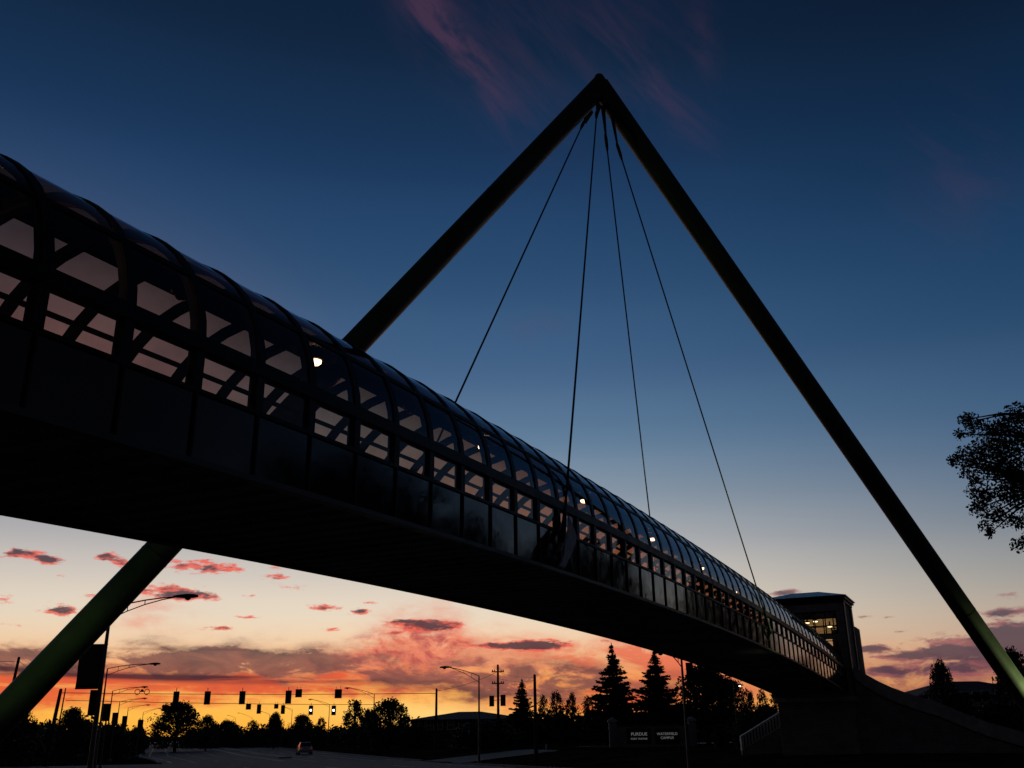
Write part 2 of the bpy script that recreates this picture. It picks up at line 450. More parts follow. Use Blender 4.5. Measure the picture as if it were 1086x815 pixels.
# ------------------------------------------------------------------ mesh helpers
class MB:
    def __init__(s):
        s.v = []
        s.f = []

    def add(s, vs, fs):
        o = len(s.v)
        s.v += [tuple(v) for v in vs]
        s.f += [tuple(i + o for i in f) for f in fs]
        return s

    def box(s, c, size, rz=0.0, mtx=None):
        hx, hy, hz = size[0] / 2, size[1] / 2, size[2] / 2
        vs = [Vector((x, y, z)) for z in (-hz, hz) for x, y in ((-hx, -hy), (hx, -hy), (hx, hy), (-hx, hy))]
        mt = (mtx or Matrix.Rotation(rz, 3, 'Z'))
        vs = [mt @ v + Vector(c) for v in vs]
        return s.add(vs, [(3, 2, 1, 0), (4, 5, 6, 7), (0, 1, 5, 4), (1, 2, 6, 5), (2, 3, 7, 6), (3, 0, 4, 7)])

    def bar(s, a, b_, w, h, up=(0, 0, 1)):
        a, b_ = Vector(a), Vector(b_)
        d = (b_ - a).normalized()
        u = Vector(up)
        x = d.cross(u)
        if x.length < 1e-4:
            x = d.cross(Vector((1, 0, 0)))
        x.normalize()
        y = x.cross(d)
        vs = []
        for q in (a, b_):
            for i, j in ((-1, -1), (1, -1), (1, 1), (-1, 1)):
                vs.append(q + x * (i * w / 2) + y * (j * h / 2))
        return s.add(vs, [(3, 2, 1, 0), (4, 5, 6, 7), (0, 1, 5, 4), (1, 2, 6, 5), (2, 3, 7, 6), (3, 0, 4, 7)])

    def tube(s, pts, rad, n=8, cap=True):
        pts = [Vector(p) for p in pts]
        if not hasattr(rad, '__len__'):
            rad = [rad] * len(pts)
        vs, fs = [], []
        ref = None
        for i, p in enumerate(pts):
            d = (pts[min(i + 1, len(pts) - 1)] - pts[max(i - 1, 0)]).normalized()
            if ref is None:
                ref = d.orthogonal().normalized()
            ref = (ref - d * ref.dot(d)).normalized()
            y = d.cross(ref)
            for k in range(n):
                t = 2 * PI * k / n
                vs.append(p + (ref * math.cos(t) + y * math.sin(t)) * rad[i])
        for i in range(len(pts) - 1):
            for k in range(n):
                fs.append((i * n + k, i * n + (k + 1) % n, (i + 1) * n + (k + 1) % n, (i + 1) * n + k))
        if cap:
            fs.append(tuple(reversed(range(n))))
            fs.append(tuple(range((len(pts) - 1) * n, len(pts) * n)))
        return s.add(vs, fs)

    def ring(s, c, R, r, axis, n=20, k=6):
        c, axis = Vector(c), Vector(axis).normalized()
        x = axis.orthogonal().normalized()
        y = axis.cross(x)
        vs, fs = [], []
        for i in range(n):
            t = 2 * PI * i / n
            d = x * math.cos(t) + y * math.sin(t)
            for j in range(k):
                q = 2 * PI * j / k
                vs.append(c + d * (R + r * math.cos(q)) + axis * (r * math.sin(q)))
        for i in range(n):
            for j in range(k):
                fs.append((i * k + j, ((i + 1) % n) * k + j, ((i + 1) % n) * k + (j + 1) % k, i * k + (j + 1) % k))
        return s.add(vs, fs)

    def lathe(s, c, prof, n=14, axis=(0, 0, 1)):
        q = Vector(axis).to_track_quat('Z', 'Y')
        vs, fs = [], []
        for r, z in prof:
            for k in range(n):
                t = 2 * PI * k / n
                vs.append(q @ Vector((r * math.cos(t), r * math.sin(t), z)) + Vector(c))
        for i in range(len(prof) - 1):
            for k in range(n):
                fs.append((i * n + k, i * n + (k + 1) % n, (i + 1) * n + (k + 1) % n, (i + 1) * n + k))
        fs.append(tuple(reversed(range(n))))
        fs.append(tuple(range((len(prof) - 1) * n, len(prof) * n)))
        return s.add(vs, fs)

    def prism(s, poly, off):
        """polygon (list of points) extruded by vector off"""
        n = len(poly)
        off = Vector(off)
        vs = [Vector(p) for p in poly] + [Vector(p) + off for p in poly]
        return s.add(vs, [tuple(reversed(range(n))), tuple(range(n, 2 * n))] + [(i, (i + 1) % n, (i + 1) % n + n, i + n) for i in range(n)])

    def build(s, name, m, parent=None, smooth=False, bevel=0.0):
        me = bpy.data.meshes.new(name)
        o = bpy.data.objects.new(name, me)
        COL.objects.link(o)
        vs = s.v
        if parent is not None:
            o.parent = parent
            L = parent.location
            if parent.parent is not None:
                L = L + parent.parent.location
            vs = [(v[0] - L[0], v[1] - L[1], v[2] - L[2]) for v in s.v]
        me.from_pydata(vs, [], s.f)
        me.materials.append(m)
        bm = bmesh.new()
        bm.from_mesh(me)
        bmesh.ops.recalc_face_normals(bm, faces=bm.faces)
        bm.to_mesh(me)
        bm.free()
        if smooth:
            me.polygons.foreach_set('use_smooth', [True] * len(me.polygons))
            if smooth == 'edge':
                bm = bmesh.new()
                bm.from_mesh(me)
                for e in bm.edges:
                    if len(e.link_faces) == 2 and e.calc_face_angle(0) > .6:
                        e.smooth = False
                bm.to_mesh(me)
                bm.free()
        if bevel:
            q = o.modifiers.new('bevel', 'BEVEL')
            q.width = bevel
            q.segments = 2
            q.limit_method = 'ANGLE'
        return o


def tag(o, label, cat, group=None, kind=None):
    if label:
        o['label'] = label
    if cat:
        o['category'] = cat
    if group:
        o['group'] = group
    if kind:
        o['kind'] = kind
    return o


def thing(name, loc, label, cat, group=None):
    o = bpy.data.objects.new(name, None)
    COL.objects.link(o)
    o.location = Vector(loc)
    o.empty_display_size = .3
    return tag(o, label, cat, group)


def struct(o):
    o['kind'] = 'structure'
    return o


# ------------------------------------------------------------------ ground, roads
RIGHT = [(44, -40), (37, -10), (31, 10), (24, 28), (16, 45), (8, 60), (.8, 73), (-4.5, 83.4), (-13, 104), (-23.2, 132), (-45, 193), (-90, 320), (-145, 486), (-262, 800), (-420, 1250)]
LEFT = [(16, -60), (10, -30), (4, -8), (0, 6), (-6, 24), (-13, 44), (-20, 62), (-28, 82), (-38, 107), (-48.8, 131), (-75, 205), (-116, 320), (-169, 465), (-290, 800), (-448, 1250)]


def xr(y):
    return float(np.interp(y, [p[1] for p in RIGHT], [p[0] for p in RIGHT]))


def xl(y):
    return float(np.interp(y, [p[1] for p in LEFT], [p[0] for p in LEFT]))


def sstep(t):
    t = min(1, max(0, t))
    return t * t * (3 - 2 * t)


def gh(x, y):
    """ground height: flat road, lawn banks beside it"""
    h = 0.0
    dr = x - xr(y)
    if dr > 0:
        h += .8 * sstep((dr - 2.5) / 16) * sstep((y - 25) / 25)
    dl = xl(y) - x
    if dl > 0:
        h += .85 * sstep((dl - .8) / 4) * sstep((40 - abs(y)) / 25)
    return h


xs = np.unique(np.concatenate([np.linspace(-2600, -200, 16), np.linspace(-200, -60, 20), np.linspace(-60, 90, 76), np.linspace(90, 300, 20), np.linspace(300, 2600, 16)]))
ys = np.unique(np.concatenate([np.linspace(-900, -60, 10), np.linspace(-60, 160, 90), np.linspace(160, 500, 24), np.linspace(500, 4000, 20)]))
g = MB()
for y in ys:
    for x in xs:
        g.v.append((x, y, gh(x, y)))
nx = len(xs)
for j in range(len(ys) - 1):
    for i in range(nx - 1):
        g.f.append((j * nx + i, j * nx + i + 1, (j + 1) * nx + i + 1, (j + 1) * nx + i))
struct(g.build('ground', M['grass'], smooth=True))

yy = sorted(set([p[1] for p in RIGHT] + [p[1] for p in LEFT]))
r = MB()
for y in yy:
    r.v += [(xl(y), y, .02), (xr(y), y, .02)]
r.f = [(2 * i, 2 * i + 1, 2 * i + 3, 2 * i + 2) for i in range(len(yy) - 1)]
struct(r.build('main_road', M['asphalt']))
# cross street to the left, driveway to the right
c_ = MB().add([(-33.2, 96, .024), (-27.4, 80, .024), (-95, 66, .024), (-104, 84, .024)], [(0, 1, 2, 3)])
struct(c_.build('cross_street', M['asphalt']))
dv = [(-8.6, 93.0), (0, 104), (9, 116), (24, 128), (60, 140), (120, 146)]
d_ = MB()
for i, (x, y) in enumerate(dv):
    z = max(gh(x, y), gh(x + 2, y - 3)) + .05
    d_.v += [(x, y, z), (x + 4.0, y - 6.0, z)]
d_.f = [(2 * i, 2 * i + 1, 2 * i + 3, 2 * i + 2) for i in range(len(dv) - 1)]
struct(d_.build('driveway', M['asphalt']))


def kerb(name, fx, y0, y1, side):
    k = MB()
    ys_ = [y for y in yy if y0 < y < y1]
    ys_ = [y0] + ys_ + [y1]
    for y in ys_:
        x = fx(y)
        k.v += [(x, y, .0), (x, y, .15), (x + .25 * side, y, .15), (x + .25 * side, y, .0)]
    for i in range(len(ys_) - 1):
        a = 4 * i
        k.f += [(a + j, a + j + 1, a + j + 5, a + j + 4) for j in range(3)]
    struct(k.build(name, M['concrete']))


kerb('kerb', xr, -40, 86, 1)
kerb('kerb', xr, 94, 1200, 1)
kerb('kerb', xl, -60, 79, -1)
kerb('kerb', xl, 97, 1200, -1)
# painted lines: edge lines, lane dashes
mk = MB()


def stripe(frac, y0, y1, w=.16):
    ys_ = [y0] + [y for y in yy if y0 < y < y1] + [y1]
    for a, b_ in zip(ys_[:-1], ys_[1:]):
        xa, xb = xl(a) + frac * (xr(a) - xl(a)), xl(b_) + frac * (xr(b_) - xl(b_))
        mk.add([(xa - w / 2, a, .026), (xa + w / 2, a, .026), (xb + w / 2, b_, .026), (xb - w / 2, b_, .026)], [(0, 1, 2, 3)])


stripe(.045, 99, 900, .22)
stripe(.955, -30, 84, .2)
stripe(.955, 96, 900, .2)
for fr_ in (.37, .62, .86, .14):
    stripe(fr_, 97, 700, .14)
stripe(.5, -30, 82, .16)
stripe(.515, -30, 82, .16)
stripe(.5, 100, 900, .22)
stripe(.515, 100, 900, .22)
y = -30
while y < 420:
    if not 78 < y < 100:
        for fr_ in (.25, .75):
            stripe(fr_, y, y + 4.5, .2)
    y += 12
struct(mk.build('road_marking', M['paint']))
# raised median beyond the crossing
md = MB()
for y in (112, 132, 193, 320, 486, 800):
    xc = xl(y) + .60 * (xr(y) - xl(y))
    md.v += [(xc - .8, y, .0), (xc - .7, y, .16), (xc + .7, y, .16), (xc + .8, y, .0)]
for i in range(5):
    a = 4 * i
    md.f += [(a + j, a + j + 1, a + j + 5, a + j + 4) for j in range(3)]
md.f += [(3, 2, 1, 0)]
struct(md.build('median_kerb', M['concrete']))

# ------------------------------------------------------------------ footbridge
B = 1.2                                       # one bay of the tube
TH, DN, ZB, SL, CV, BW, H1, H2, HR, S0 = .446221613, 7.23067386, 2.47558992, .0428537077, -.000951483871, 3.91742932, .779846982, 1.32748476, 1.83254762, 5.18056055
AX = Vector((math.sin(TH), math.cos(TH), 0))
NV = Vector((-math.cos(TH), math.sin(TH), 0))


def bp(n, u, v):
    """point of the bridge: bay number, distance from the near face, height over the soffit (bays)"""
    s = S0 + n
    z = ZB + SL * s + CV * s * s
    P = AX * s + NV * (DN + u)
    return Vector((P.x * B, P.y * B, (z + v) * B + CAMH))


N0, N1 = -22, 53


def sweep(sec, n0=N0, n1=N1, step=1.0, closed=True):
    m = MB()
    k = int(round((n1 - n0) / step))
    q = len(sec)
    for i in range(k + 1):
        n = n0 + (n1 - n0) * i / k
        for u, v in sec:
            m.v.append(tuple(bp(n, u, v)))
    for i in range(k):
        for j in range(q if closed else q - 1):
            m.f.append((i * q + j, i * q + (j + 1) % q, (i + 1) * q + (j + 1) % q, (i + 1) * q + j))
    if closed:
        m.f.append(tuple(range(q)))
        m.f.append(tuple(range(k * q, k * q + q)))
    return m


def rect(u0, u1, v0, v1):
    return [(u0, v0), (u1, v0), (u1, v1), (u0, v1)]


bridge = thing('footbridge', bp(22, BW / 2, 0) - Vector((0, 0, 6.0)), 'arched enclosed footbridge tube with curved ribs and tinted glazing crossing over the road', 'footbridge')
dk = sweep(rect(.05, BW - .05, .03, .36))
dk.build('deck', M['soffit'], bridge)
sm_ = MB()
n = N0 + .25
while n < N1:
    a, b_ = bp(n, .07, .015), bp(n, BW - .07, .015)
    sm_.bar(a, b_, .07, .06)
    n += .5
sm_.build('soffit_batten', M['soffit'], bridge)
for u0, u1 in ((-.05, .10), (BW - .10, BW + .05)):
    sweep(rect(u0, u1, -.045, .02)).build('edge_trim', M['trim'], bridge)
for near in (True, False):
    k = (lambda u: u) if near else (lambda u: BW - u)
    sweep([(k(.0), .025), (k(.05), .025), (k(.05), H1 - .03), (k(.0), H1 - .03)]).build('side_panel', M['panel'], bridge)
    sweep([(k(-.03), H1 - .028), (k(.09), H1 - .028), (k(.09), H1 + .022), (k(-.03), H1 + .022)]).build('sill_rail', M['steel'], bridge)
    sweep([(k(-.035), H2 - .085), (k(.13), H2 - .085), (k(.13), H2 + .085), (k(-.035), H2 + .085)]).build('side_rail', M['steel'], bridge)
    sweep([(k(.14), 1.03), (k(.18), 1.03), (k(.18), 1.075), (k(.14), 1.075)]).build('handrail', M['steel'], bridge)
    if near:
        for n in range(N0, N1 + 1):
            MB().bar(bp(n, -.012, .03), bp(n, -.012, H1 - .03), .05, .03, up=tuple(AX)).build('panel_joint', M['steel'], bridge)


def arch(t, dr=0.0):
    return BW / 2 - (BW / 2 + dr) * math.cos(t), H2 + (HR + dr) * math.sin(t)


def rib(n):
    m = MB()
    prof = [((-.018, .11), H1 - .02), ((-.018, .11), H2)]
    secs = []
    for (uo, ui), v in prof:
        secs.append(((uo, v), (ui, v)))
    for k in range(1, 20):
        t = PI * k / 20
        secs.append((arch(t, .010), arch(t, -.11)))
    for (uo, ui), v in reversed(prof):
        secs.append(((BW - uo, v), (BW - ui, v)))
    hw = .065
    for o, i in secs:
        m.v += [tuple(bp(n - hw, *o)), tuple(bp(n + hw, *o)), tuple(bp(n + hw, *i)), tuple(bp(n - hw, *i))]
    for a in range(len(secs) - 1):
        for j in range(4):
            m.f.append((4 * a + j, 4 * a + (j + 1) % 4, 4 * a + 4 + (j + 1) % 4, 4 * a + 4 + j))
    m.f += [(0, 1, 2, 3), tuple(4 * (len(secs) - 1) + j for j in range(4))]
    return m


for n in range(N0, N1 + 1):
    rib(n).build('rib', M['rib'], bridge, smooth='edge')
# glazing: side lights and barrel vault, one sheet per side of the ridge
for side in (0, 1):
    for sec, gm in (([(0.03, H1), (0.03, H2)], 'tglass'), ([(0.03, H2)] + [arch(math.radians(a), -.012) for a in range(4, 82, 7)], 'vglass')):
        if side:
            sec = [(BW - u, v) for u, v in sec]
        sweep(sec, closed=False, step=.5).build('glazing', M[gm], bridge, smooth=True)
    for td in (29,):
        t = math.radians(td if not side else 180 - td)
        u, v = arch(t, -.01)
        sweep(rect(u - .025, u + .025, v - .025, v + .025)).build('purlin', M['rib'], bridge)
rs = [arch(math.radians(a), -.005) for a in range(80, 101, 5)]
ri = [arch(math.radians(a), -.06) for a in range(100, 79, -5)]
sweep(rs + ri).build('ridge_panel', M['roof'], bridge)
for i, nn in enumerate(np.arange(-17.5, 52, 3)):
    lit = (nn - 6.5) % 6 == 0 and nn > 0
    c = bp(nn, BW / 2, H2 + HR - .13)
    h = MB().lathe(c, [(.08, .06), (.17, .04), (.19, -.04), (.16, -.09), (.13, -.10)], 16).build('ceiling_light', M['black'], bridge, smooth='edge')
    MB().lathe(c + Vector((0, 0, -.12)), [(.125, .02), (.12, -.025), (.085, -.055), (.02, -.065)], 14).build('lens', M['lamp'] if lit else M['lensoff'], h, smooth=True)

# ------------------------------------------------------------------ mast
APEX = at(636, 92, 34.18)
FL, FR_ = Vector((-14.9, 24.9, 0)), Vector((24.6, 44.7, 0))
FL.z, FR_.z = gh(FL.x, FL.y), gh(FR_.x, FR_.y)
RM = .44
mast = thing('mast', (4.1, 34.2, 0), 'giant A shaped mast of two grey green steel tubes straddling the footbridge', 'mast')
for f_ in (FL, FR_):
    d = (f_ - APEX).normalized()
    a0 = APEX - d * .05
    m = MB().tube([a0 + d * (i / 24) * (f_ + d * .6 - a0).length for i in range(25)], RM, 40)
    leg = m.build('leg', M['mast'], mast, smooth='edge')
    L = (f_ - APEX).length
    for q in (.24, .5, .76):
        p0 = APEX + d * L * q
        MB().tube([p0 - d * .03, p0 + d * .03], RM + .006, 40).build('weld_band', M['mast'], leg, smooth='edge')
    MB().lathe((f_.x, f_.y, f_.z - .1), [(1.25, 0), (1.25, .35), (1.15, .42), (.6, .45)], 32).build('footing', M['concrete'], mast, smooth='edge')
MB().lathe(APEX + Vector((0, 0, -.35)), [(.30, 0), (.34, .35), (.30, .62), (.22, .82), (.17, .92), (.06, .96)], 24).build('apex_cap', M['mast'], mast, smooth='edge')
cab = [  # top px, gusset root px, anchor (bay, side)
    ((620, 128), (626, 112), 11.8, 1, 'leftmost of the four stay cables, passing behind the glass tube'),
    ((633, 118), (634.5, 106), 11.8, 0, 'second stay cable from the left, with limp cloth caught at its foot'),
    ((642, 142), (639, 112), 32, 1, 'third stay cable from the left, vanishing behind the tube roof'),
    ((654, 152), (648, 118), 32, 0, 'rightmost of the four stay cables, crossing the front of the tube')]
for (tp, rp_, n, side, lab) in cab:
    Yt = 34.0
    top = at(tp[0], tp[1], Yt)
    root = at(rp_[0], rp_[1], Yt + .1)
    u = -.14 if side == 0 else BW + .14
    bot = bp(n, u, .42)
    c = thing('stay_cable', bot, lab, 'cable', 'stay cables of the bridge')
    d = (top - bot).normalized()
    MB().tube([bot + d * .35, top - d * .6], .031, 10).build('cable', M['cable'], c, smooth=True)
    MB().tube([top - d * .75, top - d * .5, top - d * .2, top], [.04, .07, .075, .05], 10).build('socket', M['black'], c, smooth=True)
    MB().tube([bot + d * 1.5, bot + d * .8, bot + d * .45, bot + d * .2], [.04, .06, .075, .05], 10).build('socket', M['black'], c, smooth=True)
    ub = .03 if side == 0 else BW - .03
    q0, q1 = bp(n - .12, ub, .2), bp(n + .12, ub, .2)
    MB().prism([q0, q1, bot + AX * .06 + d * .3, bot - AX * .06 + d * .3], NV * .05).build('anchor_plate', M['steel'], c)
    # lug on the mast
    x = d.cross(NV).normalized()
    MB().prism([root + x * .32, root - x * .32, top - x * .12 - d * .05, top + x * .12 - d * .05], Vector((.03, .06, 0))).build('gusset_plate', M['mast'], mast)
# cloth on the second cable
bt = bp(11.8, -.16, .42)
tp = at(633, 118, 34.0)
dd = (tp - bt).normalized()
top = bt + dd * 1.0
cl = MB()
rows = 26
prof_w = [(0, .05), (.12, .10), (.25, .30), (.45, .66), (.6, .74), (.78, .52), (.92, .36), (1, .30)]
for i in range(rows + 1):
    f_ = i / rows
    w = float(np.interp(f_, [q[0] for q in prof_w], [q[1] for q in prof_w]))
    base_ = top.lerp(bp(11.35, -.24, -.03), f_) - NV * (.06 + .10 * math.sin(f_ * PI))
    for j in range(13):
        k = j / 12 - .5
        p = base_ + AX * (k * w + .10 * math.sin(f_ * 3.0)) - NV * (.05 * math.sin(k * 16 + f_ * 4) * min(1, f_ * 2))
        p.z += .22 * k * math.sin(f_ * PI) + .02 * math.sin(j * 1.7 + i * .6)
        cl.v.append(tuple(p))
for i in range(rows):
    for j in range(12):
        a = i * 13 + j
        cl.f.append((a, a + 1, a + 14, a + 13))
co = cl.build('cloth', M['cloth'], smooth=True)
sl = co.modifiers.new('thickness', 'SOLIDIFY')
sl.thickness = .015
tag(co, 'limp pale grey cloth hanging down the side panel at the foot of a cable', 'cloth')

# ------------------------------------------------------------------ stair tower, pier, walls
tw = thing('stair_tower', bp(56, BW / 2, -4.5), 'square dark stair tower with low hipped roof at the far end of the footbridge', 'tower')


def tbox(n0, n1, u0, u1, v0, v1, m=None):
    """box in bridge axes with level top and bottom, heights from the soffit at bay 54"""
    m = m or MB()
    z0, z1 = bp(54, 0, v0).z, bp(54, 0, v1).z
    vs = []
    for z in (z0, z1):
        for n, u in ((n0, u0), (n1, u0), (n1, u1), (n0, u1)):
            p = bp(n, u, 0)
            vs.append((p.x, p.y, z))
    m.add(vs, [(3, 2, 1, 0), (4, 5, 6, 7), (0, 1, 5, 4), (1, 2, 6, 5), (2, 3, 7, 6), (3, 0, 4, 7)])
    return m


T0, T1, UA, UB, VT = 53.02, 56.6, -.30, BW + .30, 5.25
w_ = MB()
for n0, n1 in ((T0, T0 + .2), (T1 - .2, T1)):          # walls with the big opening
    tbox(n0, n1, UA, .12, -.1, VT, w_)
    tbox(n0, n1, BW - .12, UB, -.1, VT, w_)
    tbox(n0, n1, .12, BW - .12, 4.62, VT, w_)
tbox(T0, T0 + .2, .12, BW - .12, 3.05, 3.3, w_)
tbox(T1 - .2, T1, .12, BW - .12, -.1, 2.3, w_)
tbox(T0 + .2, T1 - .2, UA, UA + .18, -.1, VT, w_)
tbox(T0 + .2, T1 - .2, UB - .18, UB, -.1, VT, w_)
w_.build('wall', M['masonry'], tw)
fl = tbox(T0 + .2, T1 - .2, UA + .18, UB - .18, -.1, .36)
fl.build('floor', M['concrete'], tw)
for n0, v0, nm in ((T0 + .06, 3.3, 1), (T1 - .12, 2.3, 1)):
    fr2 = MB()
    tbox(n0, n0 + .06, .12, .2, v0, 4.62, fr2)
    tbox(n0, n0 + .06, BW - .2, BW - .12, v0, 4.62, fr2)
    tbox(n0, n0 + .06, .2, BW - .2, v0, v0 + .07, fr2)
    tbox(n0, n0 + .06, .2, BW - .2, 4.55, 4.62, fr2)
    for k in range(1, 6):
        uu = .2 + (BW - .4) * k / 6
        tbox(n0 + .005, n0 + .055, uu - .03, uu + .03, v0 + .07, 4.55, fr2)
    k = v0 + .5
    while k < 4.4:
        tbox(n0 + .01, n0 + .05, .2, BW - .2, k - .025, k + .025, fr2)
        k += .42
    f2 = fr2.build('window', M['steel'], tw)
    pn_ = tbox(n0 + .027, n0 + .033, .2, BW - .2, v0 + .07, 4.55)
    pn_.build('pane', M['towerglass'], f2)
# eaves and hip roof
zt = bp(54, 0, VT).z
ev = tbox(T0 - .22, T1 + .22, UA - .2, UB + .2, VT + .002, VT + .2)
ev.build('eave', M['steel'], tw)
tbox(T0 - .12, T1 + .12, UA - .1, UB + .1, VT - .16, VT - .002).build('frieze', M['rib'], tw)
zr = bp(54, 0, VT + .2).z
cs = [bp(T0 - .3, UA - .28, 0), bp(T1 + .3, UA - .28, 0), bp(T1 + .3, UB + .28, 0), bp(T0 - .3, UB + .28, 0)]
rg = [bp((T0 + T1) / 2, UA + 1.5, 0), bp((T0 + T1) / 2, UB - 1.5, 0)]
hv = [(p.x, p.y, zr + .002) for p in cs] + [(p.x, p.y, zr + .62) for p in rg] + [(p.x, p.y, zr - .06) for p in cs]
MB().add(hv, [(0, 1, 4), (1, 2, 5, 4), (2, 3, 5), (3, 0, 4, 5), (0, 1, 7, 6), (1, 2, 8, 7), (2, 3, 9, 8), (3, 0, 6, 9), (9, 8, 7, 6)]).build('roof', M['roof'], tw)
# corner pilasters and shaft at the side
for q0, q1 in ((T0 - .08, T0 + .42), (T1 - .5, T1 + .05)):
    tbox(q0, q1, UA - .08, UA - .003, -.1, VT - .2).build('pilaster', M['trim'], tw)
tbox(T1 + .1, T1 + 2.3, UA - .12, UA + 1.3, -.6, 4.0).build('shaft', M['masonry'], tw)
for nn, uu, vv in ((T0 + 1.6, 1.55, 4.25), (T0 + 2.6, .9, 4.0), (T0 + 2.7, 2.2, 4.3)):
    c = bp(nn, uu, 0)
    c.z = bp(54, 0, vv).z
    h = MB().lathe(c, [(.05, .35), (.05, .12), (.2, .06), (.2, .0)], 12).build('ceiling_light', M['black'], tw)
    MB().lathe(c, [(.17, -.01), (.15, -.06), (.04, -.09)], 12).build('lens', M['tlamp'], h)
# pier under the tower
pt_ = thing('bridge_pier', bp(55, BW / 2, -4.6), 'massive rough block pier carrying the far end of the footbridge', 'pier')
zb = (gh(*bp(55, 2, 0).xy) - .4)
vb = (zb - bp(54, 0, 0).z) / B
tbox(T0 + .1, T1 + .1, -.22, BW + .05, vb, -.35).build('shaft', M['masonry'], pt_, bevel=.03)
tbox(T0 - .25, T1 + .2, -.34, BW + .16, -.348, -.103).build('cap', M['coping'], pt_, bevel=.03)
# hidden far end by the photographer: simple abutment
ab = tbox(-24, -21.2, .1, BW - .1, (gh(*bp(-22, 2, 0).xy) - .4 - bp(54, 0, 0).z) / B, (bp(-22, 0, -.06).z - bp(54, 0, 0).z) / B)
tag(ab.build('bridge_abutment', M['masonry'], bevel=.03), 'plain block abutment under the near end of the footbridge, beside the camera', 'abutment')

# sloping ramp wall on the right of the tower
rw = thing('ramp_wall', at(1000, 800, 68), 'long block ramp wall with a parapet that sweeps down to the right of the tower', 'wall')
prof = [(902, 704, 67.6), (916, 714, 67.3), (930, 722, 67), (945, 729, 66.8), (967, 737, 66.5), (994, 745, 66), (1024, 757.5, 65.5), (1047, 766, 65), (1086, 777, 64.5), (1130, 783.5, 64), (1180, 787, 63.5)]
tops = [at(*p) for p in prof]
dw = Vector((0, .35, 0))
wl, pp, gr, fi = MB(), MB(), MB(), MB()
for m, (za, zb_), off, dep in ((wl, (1.0, 99), 0, .35), (gr, (.90, 1.0), .03, .28), (pp, (0, .90), -.05, .42)):
    for p in tops:
        zt_ = p.z - za
        zl = (gh(p.x, p.y) - .4) if zb_ == 99 else p.z - zb_
        zt_ = max(zt_, zl + .05)
        for y_, z_ in ((off, zl), (off, zt_), (off + dep, zt_), (off + dep, zl)):
            m.v.append((p.x, p.y + y_, z_))
    q = len(tops)
    for i in range(q - 1):
        for j in range(4):
            m.f.append((4 * i + j, 4 * i + (j + 1) % 4, 4 * i + 4 + (j + 1) % 4, 4 * i + 4 + j))
    m.f += [(0, 1, 2, 3), tuple(4 * (q - 1) + j for j in range(4))]
wl.build('wall', M['masonry'], rw)
gr.build('shadow_joint', M['steel'], rw)
pp.build('parapet', M['coping'], rw, bevel=.03)
# wing wall on the left of the pier
ww = thing('wing_wall', at(808, 800, 72), 'short triangular wing wall with sloping slatted parapet left of the bridge pier', 'wall')
a, b_ = at(785.5, 781, 72), at(833, 751.5, 72)
ga, gb = gh(a.x, a.y) - .3, gh(b_.x, b_.y) - .3
MB().prism([(a.x, 72, ga), (b_.x, 72, gb), (b_.x, 72, b_.z - 1.05), (a.x, 72, a.z - .98)], (0, .3, 0)).build('wall', M['masonry'], ww)
MB().prism([(a.x, 71.93, a.z - .95), (b_.x, 71.93, b_.z - 1.0), (b_.x, 71.93, b_.z), (a.x, 71.93, a.z)], (0, .44, 0)).build('parapet', M['white'], ww)
sm2 = MB()
for k in range(1, 15):
    p = a.lerp(b_, k / 15)
    sm2.box((p.x, 71.9, p.z - .5), (.07, .058, .78))
sm2.build('slat', M['steel'], ww)


# ------------------------------------------------------------------ trees
def quads(pts, sizes, rng, flat=.0, droop=None):
    """leaf faces: one small kite per point"""
    n = len(pts)
    d = rng.normal(size=(n, 3))
    if droop is not None:
        d = droop + .35 * d
    d /= np.linalg.norm(d, axis=1)[:, None]
    e = rng.normal(size=(n, 3))
    e[:, 2] *= (1 - flat)
    e -= d * np.sum(d * e, 1)[:, None]
    e /= np.linalg.norm(e, axis=1)[:, None] + 1e-9
    L, Wd = sizes[:, None] * .5, sizes[:, None] * .3
    v = np.stack([pts - d * L, pts + e * Wd, pts + d * L, pts - e * Wd], 1).reshape(-1, 3)
    return v


def leafmesh(name, v, m):
    n = len(v) // 4
    me = bpy.data.meshes.new(name)
    me.vertices.add(len(v))
    me.vertices.foreach_set('co', v.astype(np.float32).ravel())
    me.loops.add(4 * n)
    me.loops.foreach_set('vertex_index', np.arange(4 * n, dtype=np.int32))
    me.polygons.add(n)
    me.polygons.foreach_set('loop_start', np.arange(0, 4 * n, 4, dtype=np.int32))
    me.polygons.foreach_set('loop_total', np.full(n, 4, dtype=np.int32))
    me.materials.append(m)
    me.update(calc_edges=True)
    return me


def trunkmesh(name, segs):
    m = MB()
    for pts, rad in segs:
        m.tube(pts, rad, 6)
    me = bpy.data.meshes.new(name)
    me.from_pydata(m.v, [], m.f)
    me.materials.append(M['bark'])
    me.polygons.foreach_set('use_smooth', [True] * len(me.polygons))
    return me


